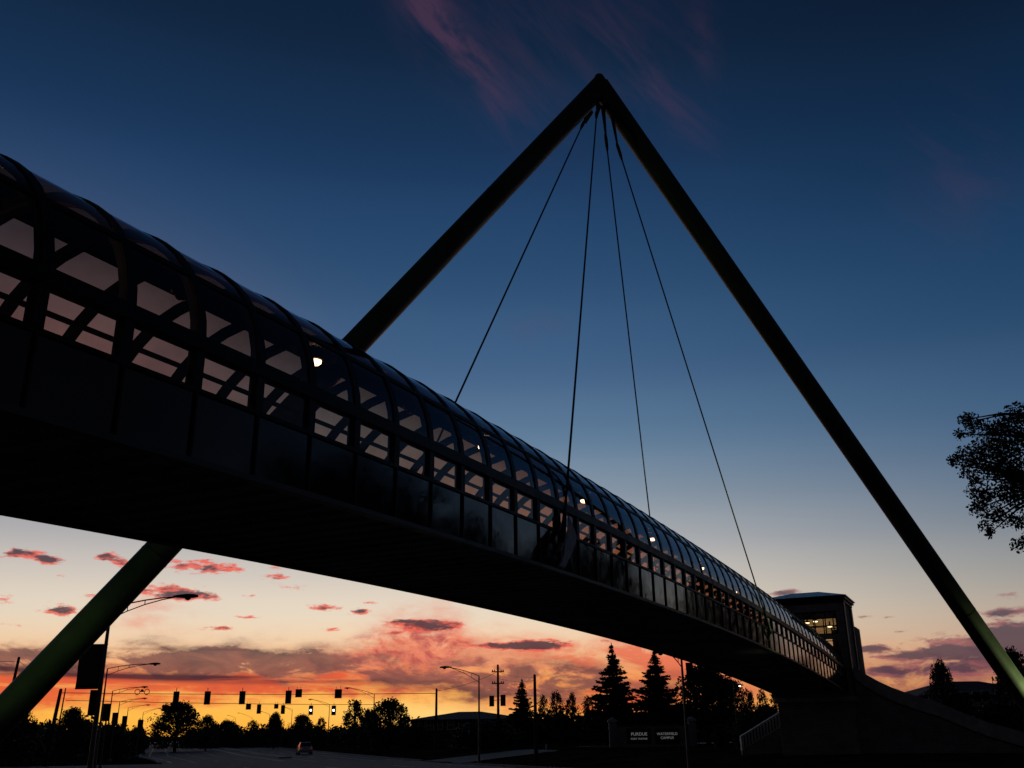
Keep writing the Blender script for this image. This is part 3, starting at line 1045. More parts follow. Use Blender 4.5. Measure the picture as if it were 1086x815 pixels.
def make_round(seed, width=.9, base=.22, clumps=46, per=60, leaf=.045, gap=.0, spread=.085, up=1.0, mt='leaf'):
    """broadleaf of height 1: limbs that end in clumps of leaves"""
    rng = np.random.default_rng(seed)
    segs = [([(0, 0, -.02), (.01, .005, base * .6), (0, .01, base + .15), (.01, 0, .62)], [.035, .028, .022, .010])]
    cl = []
    for i in range(clumps):
        t = rng.uniform(0, 2 * PI)
        h = rng.uniform(0, 1) ** .8
        z = base + (1 - base) * h
        prof = math.sin(PI * min(1, (.16 + .84 * h) ** up)) ** .6 if h < .97 else .2
        rr = width / 2 * prof * (rng.uniform(.35, 1.0) ** .5) * rng.uniform(.75, 1.08)
        c = np.array([rr * math.cos(t), rr * math.sin(t), z - .04])
        cl.append(c)
        if i % 2 == 0:
            z0 = max(base * .7, z * .55)
            segs.append(([(0, 0, z0), tuple(c * [.5, .5, 1] * [1, 1, .86]), tuple(c)], [.010, .006, .002]))
    pts = []
    for c in cl:
        s = spread * rng.uniform(.55, 1.25)
        k = int(per * rng.uniform(.5, 1.4))
        p = rng.normal(size=(k, 3)) * [s, s, s * .8]
        p *= np.minimum(1, 1.7 * s / (np.linalg.norm(p, axis=1) + 1e-9))[:, None]
        pts.append(c + p)
    pts = np.concatenate(pts)
    pts = pts[pts[:, 2] > base * .5]
    sz = leaf * rng.uniform(.6, 1.35, len(pts))
    return leafmesh('crown', quads(pts, sz, rng), M[mt]), trunkmesh('trunk', segs)


def make_spruce(seed, width=.46, tiers=44):
    rng = np.random.default_rng(seed)
    segs = [([(0, 0, -.02), (0, 0, .5), (0, 0, .97)], [.022, .012, .002])]
    P, D, Sz = [], [], []
    for i in range(tiers):
        h = i / (tiers - 1)
        z = .05 + .93 * min(1, max(0, h + rng.uniform(-.012, .012)))
        R = (width / 2) * (1 - h) ** .92 + .006
        k = int(10 - 5 * h)
        off = rng.uniform(0, 6)
        for j in range(k):
            t = off + 2 * PI * j / k + rng.uniform(-.3, .3)
            r = R * rng.uniform(.5, 1.22)
            d = np.array([math.cos(t), math.sin(t), 0])
            pd_ = np.array([-d[1], d[0], 0])
            jt = rng.uniform(-.12, .22)
            m = max(4, int(34 * r / (width / 2)) + 3)
            for q in np.linspace(.05, 1, m):
                drop = (-.34 + jt) * r * q + .34 * r * q * q
                p = d * r * q + np.array([0, 0, z + drop])
                side = r * .20 * (1.1 - q) * min(1, q * 3)
                for _ in range(5):
                    o = pd_ * rng.normal() * (side + .003) + d * rng.normal() * .006 + np.array([0, 0, rng.normal() * .0065 - .006])
                    P.append(p + o)
                    D.append(d * .8 + np.array([0, 0, -.22]) + pd_ * np.sign(rng.normal()) * .4 + rng.normal(size=3) * .25)
                    Sz.append(rng.uniform(.016, .034) * (.55 + .45 * min(1, r / (width / 4))))
    for _ in range(1500):                                # dark inner needles round the stem
        h = rng.uniform(0, .93)
        r = (width / 2) * (1 - h) * .42 * rng.uniform(0, 1)
        t = rng.uniform(0, 2 * PI)
        P.append(np.array([r * math.cos(t), r * math.sin(t), .05 + .93 * h]))
        D.append(rng.normal(size=3))
        Sz.append(.034 * (1.15 - h))
    # leader
    for q in np.linspace(.93, 1.01, 18):
        P.append(np.array([0, 0, q]) + rng.normal(size=3) * .0018)
        D.append(np.array([0, 0, 1.0]) + rng.normal(size=3) * .3)
        Sz.append(.013)
    return leafmesh('crown', quads(np.array(P), np.array(Sz), rng, droop=np.array(D)), M['needle']), trunkmesh('trunk', segs)


KIND = {}
for k in range(3):
    KIND['round', k] = make_round(10 + k, 1.0, .13, 140, 58, .046, spread=.075, mt='leaf')
    KIND['loose', k] = make_round(20 + k, .62, .10, 66, 44, .044, spread=.050, mt='leaf2')
    KIND['shrub', k] = make_round(30 + k, 1.5, .02, 130, 70, .085, spread=.13, mt='leaf')
for k in range(2):
    KIND['tall', k] = make_round(40 + k, .7, .07, 150, 62, .045, spread=.07, mt='leaf')
    KIND['spruce', k] = make_spruce(50 + k, .50)
KIND['spruce', 2] = make_spruce(57, .66, 40)
NATW = {'round': 1.12, 'loose': .66, 'shrub': 1.7, 'tall': .82, 'spruce': .54}


def tree(name, kind, v, px, top, wpx, Y, label, cat='tree', group=None, rz=None):
    p = at(px, 760, Y)
    gz = gh(p.x, Y)
    zt_ = at(px, top, Y).z
    h = zt_ - gz
    wd = wpx * (at(px + 1, top, Y) - at(px, top, Y)).length / NATW[kind]
    t = thing(name, (p.x, Y, gz), label, cat, group)
    t.scale = (wd, wd, h)
    t.rotation_euler = (0, 0, random.uniform(0, 6.28) if rz is None else rz)
    for nm, me in zip(('crown', 'trunk'), KIND[kind, v]):
        o = bpy.data.objects.new(nm, me)
        COL.objects.link(o)
        o.parent = t
    return t


G1 = 'trees along the left verge'
tree('broadleaf_tree', 'round', 0, 18, 754, 66, 98, 'dark bushy tree under the lower end of the left mast leg', group=G1)
tree('broadleaf_tree', 'tall', 0, 77, 752, 38, 128, 'rounded cone shaped tree between the leaning utility poles and the near lamp post', group=G1)
tree('shrub', 'shrub', 1, 122, 771, 46, 120, 'low dark bush behind the posts of the left road edge', 'shrub')
tree('shrub', 'shrub', 0, 148, 773, 26, 150, 'small bush beside the left edge of the vanishing road', 'shrub')
tree('oak_tree', 'round', 1, 189, 746, 62, 170, 'broad dome crowned oak standing by itself beyond the road junction')
tree('broadleaf_tree', 'round', 2, 221, 760, 26, 175, 'small round tree hugging the right flank of the dome crowned oak')
G2 = 'trees at the end of the road'
tree('broadleaf_tree', 'round', 0, 243, 765, 34, 210, 'low flat topped tree below the first hanging signal heads', group=G2)
tree('loose_tree', 'loose', 0, 268, 764, 22, 220, 'thin little tree under the far span wire', group=G2)
tree('broadleaf_tree', 'tall', 1, 292, 757, 20, 190, 'upright tree under the small hanging sign', group=G2)
tree('broadleaf_tree', 'round', 1, 321, 759, 32, 180, 'rounded tree right behind the car on the road', group=G2)
tree('loose_tree', 'loose', 1, 341, 761, 16, 175, 'wispy small tree left of the lit signal and lamp post', group=G2)
tree('loose_tree', 'loose', 2, 377, 744, 34, 150, 'airy young tree with separate tufts of leaves left of the big dark dome tree')
tree('broadleaf_tree', 'round', 2, 413, 743, 58, 140, 'big dark dome tree behind the second lamp post from the right')
tree('broadleaf_tree', 'round', 0, 392, 754, 30, 145, 'dark tree filling the gap left of the big dome tree')
tree('shrub', 'shrub', 2, 515, 768, 84, 118, 'wide dark clipped shrub mound in front of the low building', 'shrub')
tree('shrub', 'shrub', 1, 440, 772, 50, 135, 'low shrub in front of the left end of the red roofed building', 'shrub')
tree('spruce_tree', 'spruce', 0, 554, 720, 46, 140, 'small pointed spruce beside the tall utility pole with crossarms', group='spruces')
G3 = 'young trees on the skyline'
for i, (px, top, w, lab) in enumerate([(577, 737, 18, 'thin young tree just right of the plain wooden pole'), (590, 733, 22, 'young tree with three tufts between the small spruce and the tallest spruce'),
                                       (607, 737, 20, 'spindly young tree third from the wooden pole'), (625, 738, 22, 'spindly young tree touching the left side of the tallest spruce')]):
    tree('young_tree', 'loose', i % 3, px, top, w, 150, lab, group=G3)
tree('spruce_tree', 'spruce', 1, 652, 683, 74, 118, 'tallest spruce, with pointed tip, behind the left pillar of the campus sign', group='spruces')
tree('spruce_tree', 'spruce', 0, 698, 691, 84, 120, 'broad spruce behind the right half of the campus sign', group='spruces')
tree('broadleaf_tree', 'tall', 0, 750, 706, 74, 118, 'tall bushy tree under the bridge soffit right of the lamp post')
tree('broadleaf_tree', 'round', 1, 778, 722, 44, 122, 'leafy tree under the bridge between the tall bushy tree and the pier')
G4 = 'shrubs under the far end of the bridge'
tree('young_tree', 'loose', 2, 797, 734, 20, 105, 'tufted sapling under the bridge right of the leafy tree', group=G4)
tree('young_tree', 'loose', 0, 810, 731, 18, 104, 'tufted sapling midway between the leafy tree and the pier', group=G4)
tree('young_tree', 'loose', 1, 823, 734, 20, 106, 'tufted sapling touching the left edge of the bridge pier', group=G4)
tree('shrub', 'shrub', 0, 810, 752, 70, 103, 'dense dark hedge shrub under the tufted saplings', 'shrub')
tree('shrub', 'tall', 0, 762, 769, 20, 82, 'small upright evergreen shrub right of the campus sign', 'shrub', group='small shrubs on the lawn')
tree('shrub', 'tall', 1, 785, 764, 22, 78, 'small upright evergreen shrub at the foot of the wing wall', 'shrub', group='small shrubs on the lawn')
tree('broadleaf_tree', 'round', 2, 1005, 703, 34, 118, 'round headed tree rising over the ridge of the right hand house')
tree('broadleaf_tree', 'tall', 0, 1084, 690, 44, 110, 'dark tree behind the lower end of the right mast leg')
G5 = 'shrubs before the house on the right'
tree('shrub', 'shrub', 2, 1012, 738, 52, 100, 'dark tall shrub below the round headed tree and before the house wall', 'shrub', group=G5)
tree('shrub', 'shrub', 1, 1056, 748, 64, 92, 'dark broad shrub between the house and the ramp parapet', 'shrub', group=G5)
# trees outside the frame, seen mirrored in the bridge's side panels
mir = ['broad tree to the right of the view, mirrored in the panels left of the cloth', 'tall tree to the right of the view, second in the mirrored row', 'dense tree to the right of the view, third in the mirrored row',
       'round tree to the right of the view, fourth in the mirrored row', 'tall tree to the right of the view, fifth in the mirrored row', 'tree just before the gap of the mirrored row',
       'wide tree behind the gap of the mirrored row', 'last tree of the mirrored row, towards the pier']
for i, (x, y, h, w, k) in enumerate([(44, 45, 15, 10, 0), (47, 53, 18, 10, 2), (50, 60.5, 16, 10, 1), (53.5, 68, 19, 11, 0), (57, 75.5, 20, 11, 2), (59.5, 83, 19, 9, 1), (66, 105, 20, 11, 2), (67.5, 114.5, 18, 10, 0)]):
    t = thing('broadleaf_tree', (x, y, gh(x, y)), mir[i], 'tree', 'trees mirrored in the bridge panels')
    t.scale = (w, w, h)
    t.rotation_euler = (0, 0, i * 1.3)
    for nm, me in zip(('crown', 'trunk'), KIND['round', k]):
        o = bpy.data.objects.new(nm, me)
        COL.objects.link(o)
        o.parent = t


def far_wood(name, spots, label, seed):
    rng = np.random.default_rng(seed)
    P = []
    for px0, px1, top, Y, n in spots:
        for _ in range(n):
            px = rng.uniform(px0, px1)
            p = at(px, 760, Y * rng.uniform(.93, 1.07))
            zt_ = at(px, top, p.y).z * (.72 + .28 * (.5 + .5 * math.sin(px * .21 + seed) * math.cos(px * .073)))
            s = .11 * zt_ + .25
            k = 60
            q = rng.normal(size=(k, 3)) * s
            zc = rng.uniform(.02, 1) * zt_
            P.append(q + [p.x, p.y, max(.3, zc - s * .8)])
    P = np.concatenate(P)
    P[:, 2] = np.maximum(P[:, 2], .05)
    sz = rng.uniform(.45, 1.15, len(P))
    me = leafmesh(name, quads(P, sz, rng), M['leaf'])
    o = bpy.data.objects.new(name, me)
    COL.objects.link(o)
    tag(o, label, 'woodland', kind='stuff')


far_wood('distant_trees', [(-60, 150, 768, 200, 300), (200, 440, 770, 230, 480), (430, 560, 768, 195, 200), (-120, 60, 764, 150, 160)], 'dark belt of distant trees along the horizon left of the building', 1)
far_wood('distant_trees', [(545, 850, 756, 160, 620), (900, 1200, 745, 170, 420)], 'dark belt of trees behind the campus sign and the houses', 2)

# foreground tree on the right: only the ends of its branches reach into view
ft = thing('broadleaf_tree', (22.6, 27, gh(22.6, 27)), 'near leafy tree at the right edge, its branches hanging against the blue sky', 'tree')
rng = np.random.default_rng(77)
base = Vector((22.6, 27.0, gh(22.6, 27)))
tips = [(1008, 488, 5), (1016, 486, 6), (1024, 445, 8), (1032, 455, 9), (1024, 500, 8), (1040, 488, 12), (1058, 462, 13), (1074, 458, 14), (1074, 490, 15), (1040, 532, 9), (1030, 447, 10), (1046, 453, 9), (1018, 461, 7), (1062, 450, 12), (1078, 441, 14), (1092, 440, 14), (1022, 482, 9), (1036, 478, 11), (1012, 492, 5), (1050, 472, 15), (1066, 478, 16), (1084, 470, 16),
        (1048, 500, 14), (1068, 503, 15), (1086, 500, 16), (1034, 508, 9), (1030, 522, 7), (1046, 524, 12), (1064, 526, 14), (1084, 528, 15), (1036, 540, 9), (1052, 545, 11), (1046, 560, 8), (1050, 566, 5), (1064, 549, 11),
        (1080, 553, 9), (1094, 558, 10), (1080, 578, 8), (1092, 574, 10), (1028, 490, 8), (1076, 515, 14), (1058, 490, 13)]
P, segs = [], []
segs.append(([base - Vector((0, 0, .3)), base + Vector((-.1, 0, 2)), base + Vector((.1, .1, 4.4)), base + Vector((0, 0, 8.0)), base + Vector((.2, .1, 12.5))], [.34, .28, .24, .16, .05]))
hubs = [at(1120, 470, 27.0), at(1115, 520, 26.6), at(1125, 560, 27.2), at(1110, 440, 27.4)]
for hb in hubs:
    j = base + Vector((0, 0, max(3.5, hb.z - 3.6)))
    segs.append(([j, j.lerp(hb, .35) + Vector((0, .2, .45)), j.lerp(hb, .7) + Vector((0, .1, .35)), hb], [.12, .09, .07, .05]))
for px, py, r in tips:
    Yd = 27 + rng.uniform(-1.1, 1.1)
    c = at(px, py, Yd)
    hb = min(hubs, key=lambda q: (q - c).length)
    segs.append(([hb, hb.lerp(c, .55) + Vector((0, 0, .12)), c], [.05, .03, .01]))
    s = r * .027 * .52
    for _ in range(int(9 + r * r * 1.45)):
        q = rng.normal(size=3)
        q *= s * min(1, 2.0 / np.linalg.norm(q))
        P.append(np.array(c) + q)
n_fine = len(P)
cc_ = np.array([base.x - .6, base.y, base.z + 9.0])
for _ in range(620):                                    # the rest of the crown, outside the frame
    d = rng.normal(size=3)
    d /= np.linalg.norm(d)
    c = cc_ + d * np.array([5.2, 5.2, 5.6]) * rng.uniform(.12, 1.0) ** .45 * rng.uniform(.86, 1.05)
    rel = Vector(c) - CAM
    if rel.dot(CR) / rel.dot(CF) * FPX + 543 < 1112:
        continue
    if rng.uniform() < .22:
        j = base + Vector((0, 0, max(3.0, (c[2] - base.z) * .72)))
        segs.append(([j, j.lerp(Vector(c), .55) + Vector((0, 0, .35)), Vector(c)], [.06, .035, .01]))
    q = rng.normal(size=(90, 3)) * .45
    P += list(c + q)
P = np.array(P)
v = quads(P, np.where(np.arange(len(P)) < n_fine, rng.uniform(.065, .135, len(P)), rng.uniform(.16, .30, len(P))), rng)
L = np.array(ft.location)
o = bpy.data.objects.new('crown', leafmesh('crown', v - L, M['leaf']))
COL.objects.link(o)
o.parent = ft
tm = MB()
for pts, rad in segs:
    tm.tube(pts, rad, 7)
tm.build('trunk', M['bark'], ft, smooth=True)


# ------------------------------------------------------------------ houses
def house(name, px0, px1, eave, ridge, Y, depth, wallm, roofm, label, hip0=True, hip1=True, wins=(), winw=1.1, winh=1.4, fall=0.0):
    a, b_ = at(px0, eave, Y), at(px1, eave, Y)
    ze = (a.z + b_.z) / 2
    zr_ = at((px0 + px1) / 2, ridge, Y + depth / 2).z
    gz = min(gh(a.x, Y), gh(b_.x, Y)) - .3
    h = thing(name, ((a.x + b_.x) / 2, Y + depth / 2, gz), label, 'house')
    x0, x1 = a.x, b_.x
    MB().box(((x0 + x1) / 2, Y + depth / 2, (gz + ze) / 2), (x1 - x0, depth, ze - gz)).build('wall', wallm, h)
    o = .6
    i0, i1 = (depth / 2 if hip0 else 0), (depth / 2 if hip1 else 0)
    v = [(x0 - o, Y - o, ze + .01), (x1 + o, Y - o, ze + .01), (x1 + o, Y + depth + o, ze + .01), (x0 - o, Y + depth + o, ze + .01),
         (x0 - o + i0, Y + depth / 2, zr_), (x1 + o - i1, Y + depth / 2, zr_)]
    v += [(p[0], p[1], p[2] - .22) for p in v[:4]]
    MB().add(v, [(0, 1, 5, 4), (1, 2, 5), (2, 3, 4, 5), (3, 0, 4), (0, 1, 7, 6), (1, 2, 8, 7), (2, 3, 9, 8), (3, 0, 6, 9), (9, 8, 7, 6)]).build('roof', roofm, h)
    for px, py in wins:
        c = at(px, py, Y)
        fr3 = MB()
        for dx in (-1, 1):
            fr3.box((c.x + dx * winw / 2, Y - .03, c.z), (.12, .1, winh + .12))
        for dz in (-1, 1):
            fr3.box((c.x, Y - .03, c.z + dz * winh / 2), (winw - .12, .1, .12))
        fr3.box((c.x, Y - .03, c.z), (winw - .12, .06, .06))
        f3 = fr3.build('window', M['white'], h)
        MB().box((c.x, Y - .012, c.z), (winw - .12, .02, winh - .12)).build('pane', M['dglass'], f3)
    return h


house('low_building', 436, 556, 763, 755, 165, 16, M['brickred'], M['shingle'], 'long low brick building with dark red hip roof behind the plain wooden poles', wins=[(447, 770), (456, 769.5), (460.5, 769.5), (466, 769), (478, 769), (490, 768.5)])
hs = house('apartment_house', 975, 1120, 738, 722.5, 128, 14, M['siding'], M['shingle'], 'pale two storey house with brown hip roof behind the ramp wall on the right', wins=[(985, 742), (1024, 740), (1036, 739.5), (1046, 739), (1060, 738.5), (1036, 755), (1060, 754)])


# ------------------------------------------------------------------ street lights and poles
def lamp_post(px, top, Y, lum, label, group=None, lean=0.0, lit=False, r=.085, basez=None, armr=.032, head=1.0):
    P = at(px, top, Y)
    gz = gh(P.x, P.y) if basez is None else basez
    base = Vector((P.x, P.y, gz))
    t = thing('street_light', base, label, 'street light', group)
    MB().tube([base, base.lerp(P, .5), P], [r * 1.25, r, r * .65], 10).build('pole', M['pole'], t, smooth='edge')
    MB().lathe(base, [(r * 2.2, 0), (r * 2.2, .12), (r * 1.5, .3), (r * 1.3, .34)], 10).build('base_flange', M['pole'], t)
    L = at(lum[0], lum[1], Y)
    d = (L - P)
    dh = Vector((d.x, d.y, 0)).normalized()
    ctrl = P + Vector((d.x * .5, d.y * .5, d.z * .5 + .25 * abs(d.x) * .25))
    am = MB()
    up = [P.lerp(ctrl, q).lerp(ctrl.lerp(L, q), q) for q in (0, .25, .5, .75, 1)]
    P2 = P - Vector((0, 0, .55))
    lo = [P2.lerp(ctrl - Vector((0, 0, .15)), q).lerp((ctrl - Vector((0, 0, .15))).lerp(L, q), q) for q in (0, .25, .5, .75, .95)]
    am.tube(up, armr, 6)
    am.tube(lo, armr * .8, 6)
    am.bar(up[1], lo[1], armr, armr)
    am.bar(up[2], lo[2], armr, armr)
    am.build('arm', M['pole'], t)
    # cobra head
    x = dh
    y_ = Vector((-x.y, x.x, 0))
    hm = MB()
    secs = [(-.25, .05, .05), (.0, .10, .09), (.3, .17, .12), (.6, .17, .11), (.8, .08, .06)]
    k = 8
    for s, w, hh in secs:
        for j in range(k):
            q = 2 * PI * j / k
            hm.v.append(tuple(L + x * s * head + y_ * (w * math.cos(q)) * head + Vector((0, 0, hh * math.sin(q) * (1.0 if math.sin(q) > 0 else .6) * head))))
    for i in range(len(secs) - 1):
        for j in range(k):
            hm.f.append((i * k + j, i * k + (j + 1) % k, (i + 1) * k + (j + 1) % k, (i + 1) * k + j))
    hm.f += [tuple(range(k)), tuple(range((len(secs) - 1) * k, len(secs) * k))]
    hd = hm.build('luminaire', M['black'], t, smooth=True)
    MB().lathe(L + x * .38 * head, [(.03, -.16 * head), (.12 * head, -.12 * head), (.13 * head, -.05 * head)], 10).build('lens', M['streetlamp'] if lit else M['lensoff'], hd, smooth=True)
    return t


GL, GR = 'street lights along the left verge', 'street lights along the right verge'
lamp_post(117.5, 645, 47, (190, 633), 'nearest street light, its arm reaching out past the left mast leg', GL, r=.11, head=1.15)
lamp_post(114, 709.4, 83, (160, 704.5), 'street light with long arm, second along the left verge', GL)
lamp_post(119.5, 733, 120, (150, 729), 'street light above the coiled cable rings, third along the left verge', GL)
lamp_post(127, 744.6, 160, (151, 741), 'street light fourth along the left verge', GL)
lamp_post(136, 751, 195, (155, 748), 'street light fifth along the left verge', GL)
lamp_post(152, 755.7, 240, (168, 751.5), 'small far street light beside the dome crowned oak', GL)
lamp_post(508, 717, 86, (476, 708), 'tallest street light on the right verge, arm towards the left', GR)
lamp_post(397, 736.5, 146, (371, 730), 'street light in front of the big dark dome tree', GR)
lamp_post(349.6, 747.3, 205, (331, 742), 'street light beside the right hand lit signal', GR)
lamp_post(310, 752.5, 265, (302, 750.5), 'far street light under the large hanging sign', GR)
lamp_post(286, 757.5, 330, (278, 755), 'far street light under the small signal heads', GR)
lamp_post(267.5, 761, 390, (254, 756.5), 'far street light with a drooping arm before the low flat topped tree', GR)
lamp_post(250, 761.5, 430, (243, 759), 'farthest street light at the end of the road', GR)
lamp_post(722.5, 697, 52, (708, 692), 'close street light whose head is hidden above the bridge soffit', GR, r=.085)
lamp_post(777.5, 725, 88, (780.8, 727), 'small white lit lamp on a thin post under the bridge', None, lit=True, r=.05, armr=.02, head=.8)


def upole(px, top, Y, label, lean=(0, 0), arms=0, r=.15, box=False, group='wooden utility poles'):
    P = at(px, top, Y)
    gz = gh(P.x, Y)
    base = Vector((P.x + lean[0], Y + lean[1], gz))
    t = thing('utility_pole', base, label, 'utility pole', group)
    MB().tube([base - Vector((0, 0, .2)), base.lerp(P, .5), P], [r * 1.15, r, r * .8], 10).build('pole', M['wood'], t, smooth='edge')
    MB().tube([P, P + Vector((0, 0, .12))], [r * .85, r * .5], 10).build('cap', M['black'], t)
    for i in range(arms):
        z = P.z - .75 - i * 1.35
        MB().box((P.x, P.y - r - .04, z), (1.5, .1, .13)).build('crossarm', M['wood'], t)
        ins = MB()
        for dx in (-.65, -.4, .4, .65):
            ins.lathe((P.x + dx, P.y - r - .04, z + .065), [(.045, 0), (.07, .06), (.07, .12), (.03, .2)], 8)
        ins.build('insulator', M['lensoff'], t)
    if box:
        MB().lathe((P.x - .38, P.y, P.z - 2.6), [(.2, -.42), (.24, -.4), (.24, .36), (.16, .44)], 12).build('transformer', M['black'], t)
    return t


upole(20, 698.5, 75, 'leaning utility pole with transformer can at the far left edge', lean=(-.55, 0), box=True, r=.13)
upole(37, 705, 110, 'utility pole end poking up above the left mast leg', r=.16)
upole(64.5, 732, 95, 'thick leaning utility pole under the left mast leg', lean=(-.5, 0), r=.19)
upole(69.5, 731, 118, 'thin utility pole just right of the thick leaning one', lean=(-.35, 0), r=.09)
upole(528, 706, 120, 'tall utility pole with two crossarms between the hanging signal pair', arms=2, r=.16)
upole(567, 717, 80, 'plain wooden pole nearest to the campus sign', r=.14)
upole(463, 731.5, 107, 'plain wooden pole before the red roofed building', r=.14)


def wire(pts, sag, label, r=.016, name='span_wire', cat='wire', group=None):
    m = MB()
    for a, b_ in zip(pts[:-1], pts[1:]):
        a, b_ = Vector(a), Vector(b_)
        m.tube([a.lerp(b_, k / 16) - Vector((0, 0, sag * 4 * (k / 16) * (1 - k / 16))) for k in range(17)], r, 5)
    return tag(m.build(name, M['cable']), label, cat, group)


YA, YB = 97, 128
wire([at(64.5, 735, 95), at(463, 735.5, 107)], .12, 'near span wire carrying the large hanging signal heads over the road', .032, group='signal span wires')
wire([at(69.5, 743, 118), at(397, 747.5, 146)], .12, 'far span wire carrying the smaller hanging signal heads', .035, group='signal span wires')
wire([at(528, 712.5, 120), at(567, 718.5, 80)], .2, 'upper overhead wire between the tall pole and the plain wooden pole', .022, 'overhead_wire', 'wire', 'overhead wires')
wire([at(528, 719.5, 120), at(567, 722, 80)], .2, 'lower overhead wire between the tall pole and the plain wooden pole', .022, 'overhead_wire', 'wire', 'overhead wires')
wire([at(528, 712.5, 120), at(463, 733, 107)], .3, 'overhead wire from the tall pole down to the pole before the red roof', .02, 'overhead_wire', 'wire', 'overhead wires')
wire([at(-40, 693, 75), at(20, 701, 75), at(37, 707, 110)], .25, 'overhead wire at the far left between the leaning pole and the hidden pole', .018, 'overhead_wire', 'wire', 'overhead wires')


def signal(px, py0, py1, Y, label, face=1, lit=None, group='signal heads on span wires', hang=True, wpx=None):
    """three section head; face +1 looks at the camera"""
    c = at(px, (py0 + py1) / 2, Y)
    H = (at(px, py0, Y) - at(px, py1, Y)).length
    k = H / 1.25
    t = thing('traffic_signal', (c.x, c.y, c.z), label, 'traffic signal', group)
    MB().box(c, (.36 * k, .22 * k, 1.12 * k)).build('housing', M['black'], t, bevel=.02)
    MB().box((c.x, c.y - face * .06 * k, c.z), (.60 * k, .02, 1.25 * k)).build('backplate', M['black'], t)
    for i, dz in enumerate((.36, 0, -.36)):
        q = Vector((c.x, c.y - face * .112 * k, c.z + dz * k))
        ln = MB().lathe(q, [(.14 * k, 0), (.12 * k, .03 * k), (.04 * k, .045 * k)], 12, axis=(0, -face, 0)).build('lens', M['signalwhite'] if lit == i else M['lensoff'], t, smooth=True)
        vs, fs = [], []
        for j in range(9):
            a = -.25 * PI / 2 + (PI + .25 * PI) * j / 8
            for rr in (.155, .168):
                for yy_ in (0, .22):
                    vs.append((q.x + rr * k * math.cos(a), q.y - face * yy_ * k, q.z + rr * k * math.sin(a)))
        for j in range(8):
            b0 = 4 * j
            fs += [(b0, b0 + 1, b0 + 5, b0 + 4), (b0 + 2, b0 + 3, b0 + 7, b0 + 6), (b0 + 1, b0 + 3, b0 + 7, b0 + 5)]
        MB().add(vs, fs).build('visor', M['black'], ln)
    if hang:
        MB().tube([(c.x, c.y, c.z + .56 * k), (c.x, c.y, c.z + .95 * k)], .035, 6).build('hanger', M['pole'], t)
    return t


for px, a, b_, Y, lab, face, lit in [
        (186.5, 733.5, 747.5, 98.7, 'large hanging signal head over the dome crowned oak', -1, None), (219.7, 733.3, 747.5, 99.7, 'large hanging signal head, second from the left on the near wire', -1, None),
        (256.7, 733.2, 747.2, 100.8, 'large hanging signal head right of the middle of the near wire', -1, None), (305.7, 732.5, 746.5, 102.3, 'large hanging signal head beside the square hanging sign', -1, None),
        (274.5, 747.3, 757.2, 135.5, 'small hanging signal head next to the left small sign on the far wire', -1, None), (300, 748, 757.5, 137.8, 'small hanging signal head under the large one on the far wire', -1, None),
        (329.8, 748.5, 758.5, 140.3, 'hanging signal head showing a white light, left of the lamp post', 1, 1), (354, 748.5, 758.8, 142.3, 'hanging signal head showing a white light, right of the lamp post', 1, 1)]:
    signal(px, a, b_, Y, lab, face, lit)
G6 = 'signal heads on roadside posts'
signal(101, 732, 759, 47.2, 'near signal head strapped to the nearest street light post', 1, None, G6, False)
signal(112.3, 746.5, 765, 84, 'signal head on the second roadside post at left', -1, None, G6, False)
signal(121.5, 756, 769.5, 110, 'signal head on the third roadside post at left', -1, None, G6, False)
signal(131.8, 759.5, 771.5, 130, 'signal head on the fourth roadside post at left', -1, None, G6, False)
signal(148.5, 763.5, 776.5, 130, 'signal head above the left bush by the vanishing road', -1, None, G6, False)
signal(521.5, 738, 749.5, 118, 'signal head left of the tall utility pole', -1, None, 'signal pair by the tall pole', False)
signal(533.5, 737, 749, 118, 'signal head right of the tall utility pole', -1, None, 'signal pair by the tall pole', False)
for px, Y, lab in ((112.8, 84.3, 'thin post carrying the second roadside signal head'), (121.7, 110.3, 'thin post carrying the third roadside signal head'), (132, 130.3, 'thin post carrying the fourth roadside signal head'), (148.6, 130.3, 'thin post carrying the signal head above the left bush')):
    p = at(px, 762, Y)
    gz = gh(p.x, Y)
    sp_ = thing('signal_post', (p.x, Y, gz), lab, 'post', 'roadside signal posts')
    MB().tube([(p.x, Y, gz), (p.x, Y, p.z)], .07, 8).build('post', M['pole'], sp_)
    MB().lathe((p.x, Y, gz), [(.2, 0), (.2, .1), (.09, .25)], 10).build('base_flange', M['pole'], sp_)
p0 = at(527.5, 742, 118)
MB().box((p0.x, 118.02, p0.z), (1.6, .06, .08))
tag(MB().tube([at(521.5, 743, 118.2), at(533.5, 742.5, 118.2)], .035, 6).build('signal_bracket', M['pole']), 'steel bracket holding the pair of signal heads on the tall utility pole', 'bracket')


def hanging_sign(px, py0, py1, wpx, Y, label):
    c = at(px, (py0 + py1) / 2, Y)
    s = (at(px, py0, Y) - at(px, py1, Y)).length / (py1 - py0)
    h, w = s * (py1 - py0), s * wpx
    t = thing('hanging_sign', c, label, 'sign', 'signs hung from the span wires')
    MB().box(c, (w, .03, h)).build('plate', M['sheet'], t)
    fr4 = MB()
    for dz in (-1, 1):
        fr4.box((c.x, c.y, c.z + dz * (h / 2 + .015)), (w + .06, .05, .03))
    for dx in (-1, 1):
        fr4.box((c.x + dx * (w / 2 + .015), c.y, c.z), (.03, .05, h))
    fr4.build('frame', M['black'], t)
    hg = MB()
    for dx in (-.3, .3):
        hg.tube([(c.x + dx * w, c.y, c.z + h / 2), (c.x + dx * w, c.y, c.z + h / 2 + .3)], .02, 6)
    hg.build('hanger', M['pole'], t)


